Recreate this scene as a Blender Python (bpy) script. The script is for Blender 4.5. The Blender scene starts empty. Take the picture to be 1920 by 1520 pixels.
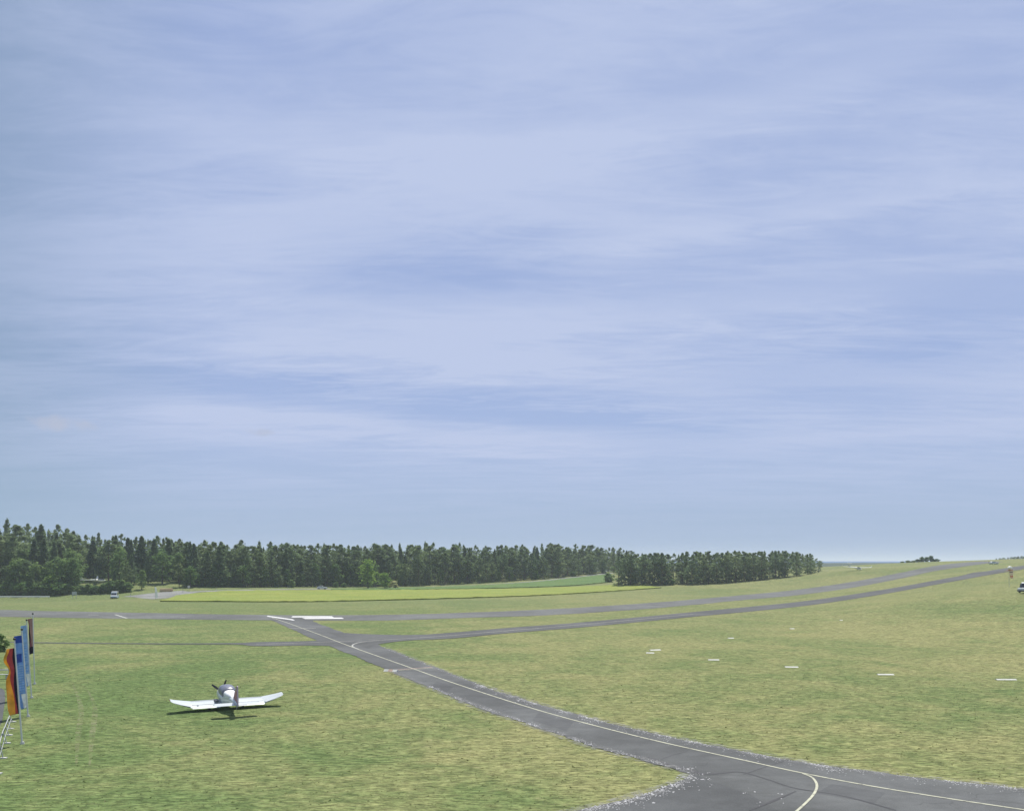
import bpy, math, random
import numpy as np
from mathutils import Vector, Matrix
R = math.radians
random.seed(7)
rng = np.random.default_rng(7)
S = bpy.context.scene
COL = S.collection

# ------------------------------------------------------------------ camera
F, HOR, CAMH = 1700.0, 1055.0, 11.3          # focal length / horizon row in photo pixels, eye height in metres
cam_data = bpy.data.cameras.new('camera')
cam = bpy.data.objects.new('camera', cam_data); COL.objects.link(cam)
cam.location = (0, 0, CAMH); cam.rotation_euler = (R(90), 0, 0)
cam_data.sensor_fit = 'HORIZONTAL'; cam_data.sensor_width = 36
cam_data.lens = F / 1920 * 36
cam_data.shift_y = (HOR - 760) / 1920
cam_data.clip_start = 0.5; cam_data.clip_end = 30000
S.camera = cam
S.view_settings.view_transform = 'Standard'
S.view_settings.look = 'None'
S.view_settings.exposure = 0.75
S.view_settings.gamma = 1
S.cycles.volume_bounces = 1
S.cycles.transparent_max_bounces = 12

# ------------------------------------------------------------------ sun and sky
SUN_EL, SUN_AZ = 60.0, 4.0                    # azimuth clockwise from +Y (the way the camera looks)
sd = bpy.data.lights.new('sun', 'SUN'); so = bpy.data.objects.new('sun', sd); COL.objects.link(so)
sd.energy = 3.3; sd.angle = R(0.55); sd.color = (1.0, 0.95, 0.87)
so.rotation_euler = (R(90 - SUN_EL) , 0, R(180 - SUN_AZ + 180 - 0))
_sdir = Vector((math.sin(R(SUN_AZ)) * math.cos(R(SUN_EL)), math.cos(R(SUN_AZ)) * math.cos(R(SUN_EL)), math.sin(R(SUN_EL))))
so.rotation_euler = _sdir.to_track_quat('Z', 'Y').to_euler()

W = bpy.data.worlds.new('World'); S.world = W; W.use_nodes = True
nt = W.node_tree; nt.nodes.clear()
def N(t, **kw):
    n = nt.nodes.new(t)
    for k, v in kw.items(): setattr(n, k, v)
    return n
def L(a, b): nt.links.new(a, b)
def mth(op, a, b=None, c=None, clamp=False):
    n = N('ShaderNodeMath', operation=op); n.use_clamp = clamp
    for i, v in enumerate((a, b, c)):
        if v is None: continue
        if isinstance(v, (int, float)): n.inputs[i].default_value = v
        else: L(v, n.inputs[i])
    return n.outputs[0]
def smooth(v, a, b):
    n = N('ShaderNodeMapRange', interpolation_type='SMOOTHSTEP'); L(v, n.inputs['Value'])
    n.inputs['From Min'].default_value = a; n.inputs['From Max'].default_value = b
    return n.outputs['Result']
out = N('ShaderNodeOutputWorld'); bg = N('ShaderNodeBackground'); L(bg.outputs[0], out.inputs[0])
sky = N('ShaderNodeTexSky', sky_type='NISHITA'); sky.sun_disc = False
sky.sun_elevation = R(SUN_EL); sky.sun_rotation = R(SUN_AZ)
sky.air_density = 1.0; sky.dust_density = 0.05; sky.ozone_density = 1.6
bg.inputs['Strength'].default_value = 0.07
tc = N('ShaderNodeTexCoord'); sx = N('ShaderNodeSeparateXYZ'); L(tc.outputs['Generated'], sx.inputs[0])
dx, dy, dz = sx.outputs
dzp = mth('MAXIMUM', dz, 0.0)
den = mth('ADD', dzp, 0.06)
cx_ = mth('DIVIDE', dx, den); cy_ = mth('DIVIDE', dy, den)       # a flat cloud deck seen from below
cb = N('ShaderNodeCombineXYZ'); L(cx_, cb.inputs[0]); L(cy_, cb.inputs[1])
def cloud_noise(rot, sxx, syy, off, detail, rough, dist, scale=1.0):
    mp = N('ShaderNodeMapping'); L(cb.outputs[0], mp.inputs[0])
    mp.inputs['Rotation'].default_value = (0, 0, R(rot)); mp.inputs['Scale'].default_value = (sxx, syy, 1); mp.inputs['Location'].default_value = off
    n = N('ShaderNodeTexNoise'); L(mp.outputs[0], n.inputs['Vector'])
    n.inputs['Scale'].default_value = scale; n.inputs['Detail'].default_value = detail; n.inputs['Roughness'].default_value = rough; n.inputs['Distortion'].default_value = dist
    return n.outputs['Fac']
n1 = cloud_noise(-16, 0.55, 1.15, (3.1, 1.7, 0), 5, 0.52, 0.7)
n2 = cloud_noise(14, 0.7, 2.6, (8.1, 4.2, 0), 7, 0.6, 1.0)
n3 = cloud_noise(-24, 1.3, 4.2, (1.3, 9.0, 0), 8, 0.62, 1.2)
n4 = cloud_noise(20, 2.4, 7.0, (5.3, 2.0, 0), 9, 0.70, 2.2)
veil = mth('ADD', mth('MULTIPLY', n1, 0.50), mth('ADD', mth('MULTIPLY', n2, 0.30), mth('ADD', mth('MULTIPLY', n3, 0.22), mth('MULTIPLY', n4, 0.22))))
veil = smooth(veil, 0.50, 0.74)
# elevation measure (tangent) and azimuth, for the clear rifts and bright bands low over the horizon
dyp = mth('MAXIMUM', dy, 0.05)
te = mth('DIVIDE', dzp, mth('SQRT', mth('ADD', mth('MULTIPLY', dx, dx), mth('MULTIPLY', dyp, dyp))))
az = mth('DIVIDE', dx, dyp)
wob = mth('ADD', mth('MULTIPLY', mth('SUBTRACT', n2, 0.5), 0.05), mth('MULTIPLY', mth('SUBTRACT', n4, 0.5), 0.035))
def band(centre_el, slope, curve, width, a0, a1, soft):
    c = mth('ADD', mth('ADD', centre_el, mth('MULTIPLY', az, slope)), mth('MULTIPLY', mth('MULTIPLY', az, az), curve))
    d = mth('DIVIDE', mth('SUBTRACT', mth('ADD', te, wob), c), width)
    g = mth('POWER', 2.718, mth('MULTIPLY', mth('MULTIPLY', d, d), -1.0))
    return mth('MULTIPLY', g, mth('MULTIPLY', smooth(az, a0, a0 + soft), mth('SUBTRACT', 1.0, smooth(az, a1 - soft, a1))))
GAPS = [(band(0.165, -0.08, -0.06, 0.017, -0.62, 0.34, 0.25), 0.85),      # long blue rift
        (band(0.205, 0.0, 0.0, 0.030, 0.10, 0.66, 0.20), 0.65),
        (band(0.325, 0.02, 0.0, 0.035, -0.30, 0.14, 0.2), 0.70),
        (band(0.600, 0.10, 0.0, 0.060, -0.60, 0.20, 0.3), 0.50)]
BRIGHT = [(band(0.135, -0.10, -0.05, 0.016, -0.50, 0.20, 0.22), 0.60),    # pale streak under the rift
          (band(0.225, -0.01, 0.0, 0.020, -0.42, 0.25, 0.3), 0.40),
          (band(0.265, 0.02, 0.0, 0.018, -0.30, 0.55, 0.3), 0.35),
          (band(0.455, 0.07, 0.1, 0.030, -0.55, 0.60, 0.3), 0.40),
          (band(0.350, 0.04, 0.0, 0.012, 0.0, 0.60, 0.2), 0.30)]
fac = mth('ADD', mth('MULTIPLY', veil, 0.68), 0.25)
for g_, k_ in BRIGHT: fac = mth('ADD', fac, mth('MULTIPLY', g_, k_))
for g_, k_ in GAPS: fac = mth('SUBTRACT', fac, mth('MULTIPLY', g_, k_*0.7))
low = smooth(te, 0.02, 0.15)
left = smooth(az, -0.66, -0.28)
fac = mth('MULTIPLY', mth('MULTIPLY', fac, mth('ADD', 0.12, mth('MULTIPLY', low, 0.88))), mth('ADD', 0.36, mth('MULTIPLY', left, 0.64)), clamp=True)
def cmix(f, a, b):
    n = N('ShaderNodeMix', data_type='RGBA')
    for q, i in ((f, 0), (a, 6), (b, 7)):
        if isinstance(q, tuple): n.inputs[i].default_value = (*q, 1)
        elif isinstance(q, (int, float)): n.inputs[i].default_value = q
        else: L(q, n.inputs[i])
    return n.outputs[2]
clear = cmix(0.85, sky.outputs[0], cmix(left, (1.85, 2.65, 3.95), (2.95, 3.68, 5.95)))  # darker towards the left: a lens vignette painted into the sky colour
clear = cmix(mth('MULTIPLY', mth('SUBTRACT', 1.0, smooth(te, 0.0, 0.16)), 0.93), clear, cmix(left, (2.35, 3.45, 4.9), (2.80, 3.78, 5.4)))
mx_out = cmix(fac, clear, (4.32, 4.98, 6.85))
# small fair-weather cumulus low on the left
def puff(a, e, wa, we, amp):
    d1 = mth('DIVIDE', mth('SUBTRACT', az, a), wa); d2 = mth('DIVIDE', mth('SUBTRACT', te, e), we)
    g = mth('SUBTRACT', 1.0, mth('ADD', mth('MULTIPLY', d1, d1), mth('MULTIPLY', d2, d2)))
    nn = N('ShaderNodeTexNoise'); nn.inputs['Scale'].default_value = 38; nn.inputs['Detail'].default_value = 5; L(tc.outputs['Generated'], nn.inputs['Vector'])
    g = mth('ADD', g, mth('MULTIPLY', mth('SUBTRACT', nn.outputs['Fac'], 0.5), 3.2))
    return mth('MULTIPLY', smooth(g, 0.15, 1.1), amp)
pf = mth('MAXIMUM', puff(-0.50, 0.137, 0.045, 0.013, 0.85), puff(-0.282, 0.139, 0.024, 0.006, 0.6))
mx2 = N('ShaderNodeMix', data_type='RGBA'); L(pf, mx2.inputs['Factor']); L(mx_out, mx2.inputs[6]); mx2.inputs[7].default_value = (3.95, 4.35, 5.55, 1)
L(mx2.outputs[2], bg.inputs['Color'])

# ------------------------------------------------------------------ terrain
# control points: photo column, photo row, distance ahead in metres -> height
_cp = [(1300,1128,250),(1500,1111,315),(1650,1085,365),(1750,1062,410),
       (1500,1132,240),(1700,1103,262),(1895,1069,285),(1893,1100,215),(1920,1111,192),(1880,1185,135),
       (1610,1068,408),(1545,1063,560),(1650,1057,560),(1750,1052.5,560),(1850,1050.5,540),(1920,1047,560),(2100,1044,520),(2100,1090,240),
       (1540,1072,480),(1420,1084,450),(1300,1093,425),(1150,1099,405),(1000,1093,440),(1145,1072,560),(1100,1079,520),
       (180,1092,345),(100,1060,450),(0,1045,450),(-150,1030,450),(300,1088,450),(600,1084,520),(400,1078,520),(0,1120,318),(150,1117,318),
       (1920,1275,87),(1700,1200,130)]
CPX = [((x-960)/F*Y, Y, CAMH-(y-HOR)*Y/F) for x, y, Y in _cp]
for X in (-150,-100,-60,-20,20): 
    for Y in (40,100,160,205,250): CPX.append((X, Y, 0.0))
CPX += [(-60,300,0.),(0,300,0.),(-60,380,.0),(0,370,0.),(50,205,0.),(50,150,0.),(45,40,0.),(100,60,0.),(-300,150,0.),(300,20,2.),(-250,280,1.5),(45,100,0.),(20,330,.1)]
# land falls away behind the crest
CPX += [(60,800,2.),(200,800,-2.),(350,850,2.),(-100,750,6.),(-300,700,14.),(500,600,10.),(-500,400,14.),(-500,150,0.),(-150,0,0.),(150,0,0.),(0,0,0.),(0,20,0.)]
CP = np.array(CPX)
_c = 25.0
def _phi(d2): return np.sqrt(d2 + _c*_c)
_A = _phi(((CP[:,None,:2]-CP[None,:,:2])**2).sum(2))
_n = len(CP); _K = np.zeros((_n+1,_n+1)); _K[:_n,:_n] = _A + np.eye(_n)*0.35*-1; _K[:_n,_n] = 1; _K[_n,:_n] = 1
_w = np.linalg.solve(_K, np.append(CP[:,2],0))
def terrain(X, Y):
    X = np.atleast_1d(np.asarray(X,float)); Y = np.atleast_1d(np.asarray(Y,float)); sh = X.shape
    P = np.stack([X.ravel(),Y.ravel()],1); o = np.empty(len(P))
    for i in range(0,len(P),20000):
        p = P[i:i+20000]; o[i:i+20000] = _phi(((p[:,None]-CP[None,:,:2])**2).sum(2)) @ _w[:_n] + _w[_n]
    x, y = P[:,0], P[:,1]
    d = np.maximum(np.maximum(np.abs(x)-420, 0), np.maximum(y-800, np.maximum(-y,0)))
    t = np.clip(d/350,0,1); t = t*t*(3-2*t)
    o = o*(1-t) + np.where(y > 300, -9.0, 0.0)*t
    # near field truly flat
    f = np.clip((y-150)/60,0,1); g = np.clip((x-25)/60,0,1); m = np.maximum(f*f*(3-2*f), g*g*(3-2*g))
    o = o*m
    return o.reshape(sh)
def tz(x, y): return float(terrain([x],[y])[0])
_Ys = np.concatenate([np.arange(15,900,1.0)])
def px(x, y):
    """photo pixel -> point on the ground"""
    u = (x-960)/F; s = (y-HOR)/F
    zr = CAMH - s*_Ys; zt = terrain(u*_Ys,_Ys)
    hit = np.nonzero(zt >= zr)[0]
    if len(hit) == 0:
        i = int(np.argmin(zr-zt)); return Vector((u*_Ys[i],_Ys[i],float(zt[i])))
    i = hit[0]; a, b = _Ys[max(i-1,0)], _Ys[i]
    for _ in range(18):
        m = (a+b)/2
        if tz(u*m,m) >= CAMH - s*m: b = m
        else: a = m
    return Vector((u*b,b,tz(u*b,b)))
def pxd(x, y, Y): return Vector(((x-960)/F*Y, Y, CAMH-(y-HOR)*Y/F))
def at(x, Y):
    X = (x-960)/F*Y; return Vector((X,Y,tz(X,Y)))

# ------------------------------------------------------------------ materials
def mat(name, col, rough=0.7, metal=0.0, spec=0.3, var=0.0, vscale=4.0, bump=0.0, coat=0.0):
    m = bpy.data.materials.new(name); m.use_nodes = True; t = m.node_tree; b = t.nodes['Principled BSDF']
    b.inputs['Roughness'].default_value = rough; b.inputs['Metallic'].default_value = metal
    b.inputs['Specular IOR Level'].default_value = spec; b.inputs['Coat Weight'].default_value = coat
    c = (*col, 1)
    if var or bump:
        tcn = t.nodes.new('ShaderNodeTexCoord'); n = t.nodes.new('ShaderNodeTexNoise')
        n.inputs['Scale'].default_value = vscale; n.inputs['Detail'].default_value = 6; n.inputs['Roughness'].default_value = 0.65
        t.links.new(tcn.outputs['Object'], n.inputs['Vector'])
        rp = t.nodes.new('ShaderNodeMapRange'); rp.inputs['From Min'].default_value = 0.3; rp.inputs['From Max'].default_value = 0.7
        rp.inputs['To Min'].default_value = 1-var; rp.inputs['To Max'].default_value = 1+var*0.5
        t.links.new(n.outputs['Fac'], rp.inputs['Value'])
        mm = t.nodes.new('ShaderNodeMix'); mm.data_type = 'RGBA'; mm.blend_type = 'MULTIPLY'; mm.inputs['Factor'].default_value = 1
        mm.inputs[6].default_value = c; t.links.new(rp.outputs[0], mm.inputs[7]); t.links.new(mm.outputs[2], b.inputs['Base Color'])
        if bump:
            bp = t.nodes.new('ShaderNodeBump'); bp.inputs['Strength'].default_value = 0.6; bp.inputs['Distance'].default_value = bump
            t.links.new(n.outputs['Fac'], bp.inputs['Height']); t.links.new(bp.outputs[0], b.inputs['Normal'])
    else: b.inputs['Base Color'].default_value = c
    return m

class NB:
    """small helper for node graphs"""
    def __init__(s, name):
        s.m = bpy.data.materials.new(name); s.m.use_nodes = True; s.t = s.m.node_tree; s.b = s.t.nodes['Principled BSDF']
        s.tc = s.t.nodes.new('ShaderNodeTexCoord').outputs['Object']
    def l(s, a, b): s.t.links.new(a, b)
    def noise(s, scale, detail=4, rough=0.55, dist=0.0, stretch=None, rot=0):
        n = s.t.nodes.new('ShaderNodeTexNoise'); n.inputs['Scale'].default_value = scale; n.inputs['Detail'].default_value = detail
        n.inputs['Roughness'].default_value = rough; n.inputs['Distortion'].default_value = dist
        v = s.tc
        if stretch:
            mp = s.t.nodes.new('ShaderNodeMapping'); mp.inputs['Scale'].default_value = stretch; mp.inputs['Rotation'].default_value = (0,0,R(rot)); s.l(v, mp.inputs[0]); v = mp.outputs[0]
        s.l(v, n.inputs['Vector']); return n.outputs['Fac']
    def rng(s, v, a, b, c=0.0, d=1.0, sm=True):
        n = s.t.nodes.new('ShaderNodeMapRange'); n.interpolation_type = 'SMOOTHSTEP' if sm else 'LINEAR'; s.l(v, n.inputs['Value'])
        for k, q in zip(('From Min','From Max','To Min','To Max'),(a,b,c,d)): n.inputs[k].default_value = q
        return n.outputs['Result']
    def mix(s, f, a, b, mode='MIX'):
        n = s.t.nodes.new('ShaderNodeMix'); n.data_type = 'RGBA'; n.blend_type = mode
        for q, i in ((f,0),(a,6),(b,7)):
            if isinstance(q, tuple): n.inputs[i].default_value = (*q,1)
            elif isinstance(q, (int,float)): n.inputs[i].default_value = q
            else: s.l(q, n.inputs[i])
        return n.outputs[2]
    def math(s, op, a, b):
        n = s.t.nodes.new('ShaderNodeMath'); n.operation = op
        for i, q in enumerate((a,b)):
            if isinstance(q,(int,float)): n.inputs[i].default_value = q
            else: s.l(q, n.inputs[i])
        return n.outputs[0]
    def done(s, col, rough=0.9, bump=None, dist=0.05, strength=1.0, spec=0.15):
        s.l(col, s.b.inputs['Base Color']); s.b.inputs['Roughness'].default_value = rough; s.b.inputs['Specular IOR Level'].default_value = spec
        if bump is not None:
            bp = s.t.nodes.new('ShaderNodeBump'); bp.inputs['Distance'].default_value = dist; bp.inputs['Strength'].default_value = strength
            s.l(bump, bp.inputs['Height']); s.l(bp.outputs[0], s.b.inputs['Normal'])
        return s.m

def grass_nodes(g):
    big = g.noise(0.022, 4, 0.6, 0.6); mid = g.noise(0.13, 5, 0.65, 0.6); sm_ = g.noise(1.1, 5, 0.7, 0.4, (0.6,1.0,1)); fine = g.noise(3.8, 5, 0.75, 0.2, (0.42,1.0,1))
    dry = g.math('ADD', g.math('ADD', g.math('MULTIPLY', big, 0.9), g.math('MULTIPLY', mid, 0.75)), g.math('MULTIPLY', sm_, 0.35))
    sep = g.t.nodes.new('ShaderNodeSeparateXYZ'); g.l(g.tc, sep.inputs[0])
    # lusher towards the clubhouse side on the left, drier on the glider strip on the right
    dry = g.math('ADD', dry, g.rng(sep.outputs[0], -34, 12, -0.13, 0.04))
    c = g.mix(g.rng(dry, 0.72, 1.26), (0.104, 0.152, 0.053), (0.228, 0.224, 0.098))
    far = g.rng(sep.outputs[1], 60, 260)
    c = g.mix(g.math('MULTIPLY', far, 0.40), c, (0.178, 0.195, 0.082))
    return c, dry, sm_, fine
def grass_material():
    g = NB('grass_material'); c, dry, sm_, fine = grass_nodes(g)
    c = g.mix(1.0, c, g.rng(sm_, 0.36, 0.64, 0.84, 1.14), 'MULTIPLY')
    c = g.mix(1.0, c, g.rng(fine, 0.36, 0.64, 0.55, 1.42), 'MULTIPLY')
    straw = g.math('MULTIPLY', g.rng(g.noise(2.1, 4, 0.7, 0.5, (0.6,1.0,1)), 0.58, 0.72), g.rng(dry, 0.70, 1.2, 0.10, 0.8))
    c = g.mix(straw, c, (0.32, 0.30, 0.155))
    h = g.math('ADD', g.math('MULTIPLY', sm_, 0.4), g.math('MULTIPLY', fine, 0.35))
    return g.done(c, 0.95, h, 0.20, 0.8, 0.05)
def tuft_material():
    g = NB('grass_blades'); c, dry, sm_, fine = grass_nodes(g)
    n = g.noise(7.0, 2, 0.6); c = g.mix(1.0, c, g.rng(n, 0.3, 0.7, 0.75, 1.35), 'MULTIPLY'); c = g.mix(g.rng(g.noise(5.0,2,.6), .6,.7), c, (0.36,0.33,0.17))
    g.done(c, 0.9, None, spec=0.1); t = g.t; o = t.nodes['Material Output']; d = t.nodes.new('ShaderNodeBsdfTranslucent'); m = t.nodes.new('ShaderNodeMixShader'); m.inputs[0].default_value = .45
    g.l(c, d.inputs['Color']); g.l(g.b.outputs[0], m.inputs[1]); g.l(d.outputs[0], m.inputs[2]); g.l(m.outputs[0], o.inputs['Surface']); return g.m
def asphalt_material(name, base, streak_rot=0, bump=0.004, cracks=0.0):
    g = NB(name)
    big = g.noise(0.07, 4, 0.6, 0.6); mid = g.noise(0.5, 6, 0.7, 0.3); fine = g.noise(24, 3, 0.7)
    c = g.mix(1.0, base, g.rng(big, 0.32, 0.68, 0.76, 1.18), 'MULTIPLY')
    c = g.mix(1.0, c, g.rng(mid, 0.3, 0.7, 0.84, 1.14), 'MULTIPLY')
    c = g.mix(1.0, c, g.rng(fine, 0.3, 0.7, 0.72, 1.28), 'MULTIPLY')
    st = g.rng(g.noise(0.35, 5, 0.65, 0.3, (0.20,1.8,1), streak_rot), 0.55, 0.74)
    c = g.mix(g.math('MULTIPLY', st, 0.35), c, (base[0]*1.7, base[1]*1.68, base[2]*1.6))
    dk = g.rng(g.noise(0.9, 5, 0.7, 0.4, (0.12,1.6,1), streak_rot), 0.60, 0.76)
    c = g.mix(g.math('MULTIPLY', dk, 0.35), c, (base[0]*.5, base[1]*.5, base[2]*.52))
    v = g.t.nodes.new('ShaderNodeTexVoronoi'); v.feature = 'DISTANCE_TO_EDGE'; v.inputs['Scale'].default_value = 0.16
    wv = g.t.nodes.new('ShaderNodeVectorMath'); wv.operation = 'MULTIPLY_ADD'; nn = g.t.nodes.new('ShaderNodeTexNoise'); nn.inputs['Scale'].default_value = 0.5; g.l(g.tc, nn.inputs['Vector'])
    g.l(nn.outputs['Color'], wv.inputs[0]); wv.inputs[1].default_value = (2.5,2.5,0); g.l(g.tc, wv.inputs[2]); g.l(wv.outputs[0], v.inputs['Vector'])
    crack = g.math('MULTIPLY', g.rng(v.outputs['Distance'], 0.0, 0.010, 1.0, 0.0), g.rng(g.noise(0.11,3,.5), .48, .60))
    c = g.mix(g.math('MULTIPLY', crack, cracks), c, (0.02,0.02,0.02))
    return g.done(c, 0.85, fine, bump, 0.7, 0.25)
def crop_material(name, a, b, rot):
    g = NB(name); n1 = g.noise(0.05, 4, 0.6, 0.5); n2 = g.noise(0.6, 5, 0.6, 0, (0.12,1.5,1), rot); n3 = g.noise(2.2, 4, 0.7)
    c = g.mix(g.rng(n1,0.3,0.7), a, b); c = g.mix(1.0, c, g.rng(n2,0.3,0.7,0.8,1.15), 'MULTIPLY'); c = g.mix(1.0, c, g.rng(n3,0.3,0.7,0.7,1.3), 'MULTIPLY')
    return g.done(c, 0.9, n3, 0.2, 0.8, 0.1)
def worn_material(name='worn_grass', col=(0.25,0.26,0.125), scale=0.9, amount=0.68):
    g = NB(name); f = g.math('MULTIPLY', g.rng(g.noise(scale,6,.75), .40, .68), amount)
    g.b.inputs['Base Color'].default_value = (*col,1); g.b.inputs['Roughness'].default_value = .95
    g.l(f, g.b.inputs['Alpha']); return g.m
def paint_material(name, col, wear=0.35):
    g = NB(name); n = g.noise(3.0, 6, 0.75); n2 = g.noise(0.5, 3, 0.6)
    f = g.math('MULTIPLY', g.rng(n, 0.50, 0.70), wear*2); c = g.mix(f, col, (0.10,0.10,0.10)); c = g.mix(1.0, c, g.rng(n2,0.3,0.7,0.85,1.08), 'MULTIPLY')
    return g.done(c, 0.75, None)
def cloth_material(name, col):
    g = NB(name); n = g.noise(3.0, 4, .6); c = g.mix(1.0, col, g.rng(n, .3, .7, .86, 1.08), 'MULTIPLY'); g.done(c, .9, None)
    t = g.t; o = t.nodes['Material Output']; d = t.nodes.new('ShaderNodeBsdfTranslucent'); m = t.nodes.new('ShaderNodeMixShader'); m.inputs[0].default_value = .45
    g.l(c, d.inputs['Color']); g.l(g.b.outputs[0], m.inputs[1]); g.l(d.outputs[0], m.inputs[2]); g.l(m.outputs[0], o.inputs['Surface']); return g.m
def foliage_material(name, a, b, trans=0.58):
    m = bpy.data.materials.new(name); m.use_nodes = True; t = m.node_tree; t.nodes.clear()
    o = t.nodes.new('ShaderNodeOutputMaterial'); oi = t.nodes.new('ShaderNodeObjectInfo'); tcn = t.nodes.new('ShaderNodeTexCoord')
    n = t.nodes.new('ShaderNodeTexNoise'); n.inputs['Scale'].default_value = 0.8; n.inputs['Detail'].default_value = 4; t.links.new(tcn.outputs['Object'], n.inputs['Vector'])
    ad = t.nodes.new('ShaderNodeMath'); ad.operation = 'ADD'; t.links.new(oi.outputs['Random'], ad.inputs[0])
    mr = t.nodes.new('ShaderNodeMapRange'); mr.inputs['From Min'].default_value = 0.3; mr.inputs['From Max'].default_value = 0.7; mr.inputs['To Min'].default_value = -0.4; mr.inputs['To Max'].default_value = 0.4
    t.links.new(n.outputs['Fac'], mr.inputs['Value']); t.links.new(mr.outputs[0], ad.inputs[1]); ad.use_clamp = True
    mx = t.nodes.new('ShaderNodeMix'); mx.data_type = 'RGBA'; t.links.new(ad.outputs[0], mx.inputs[0]); mx.inputs[6].default_value = (*a,1); mx.inputs[7].default_value = (*b,1)
    d = t.nodes.new('ShaderNodeBsdfDiffuse'); tr = t.nodes.new('ShaderNodeBsdfTranslucent'); ms = t.nodes.new('ShaderNodeMixShader'); ms.inputs[0].default_value = trans
    for q in (d,tr): t.links.new(mx.outputs[2], q.inputs['Color'])
    t.links.new(d.outputs[0], ms.inputs[1]); t.links.new(tr.outputs[0], ms.inputs[2]); t.links.new(ms.outputs[0], o.inputs['Surface'])
    return m
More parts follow.
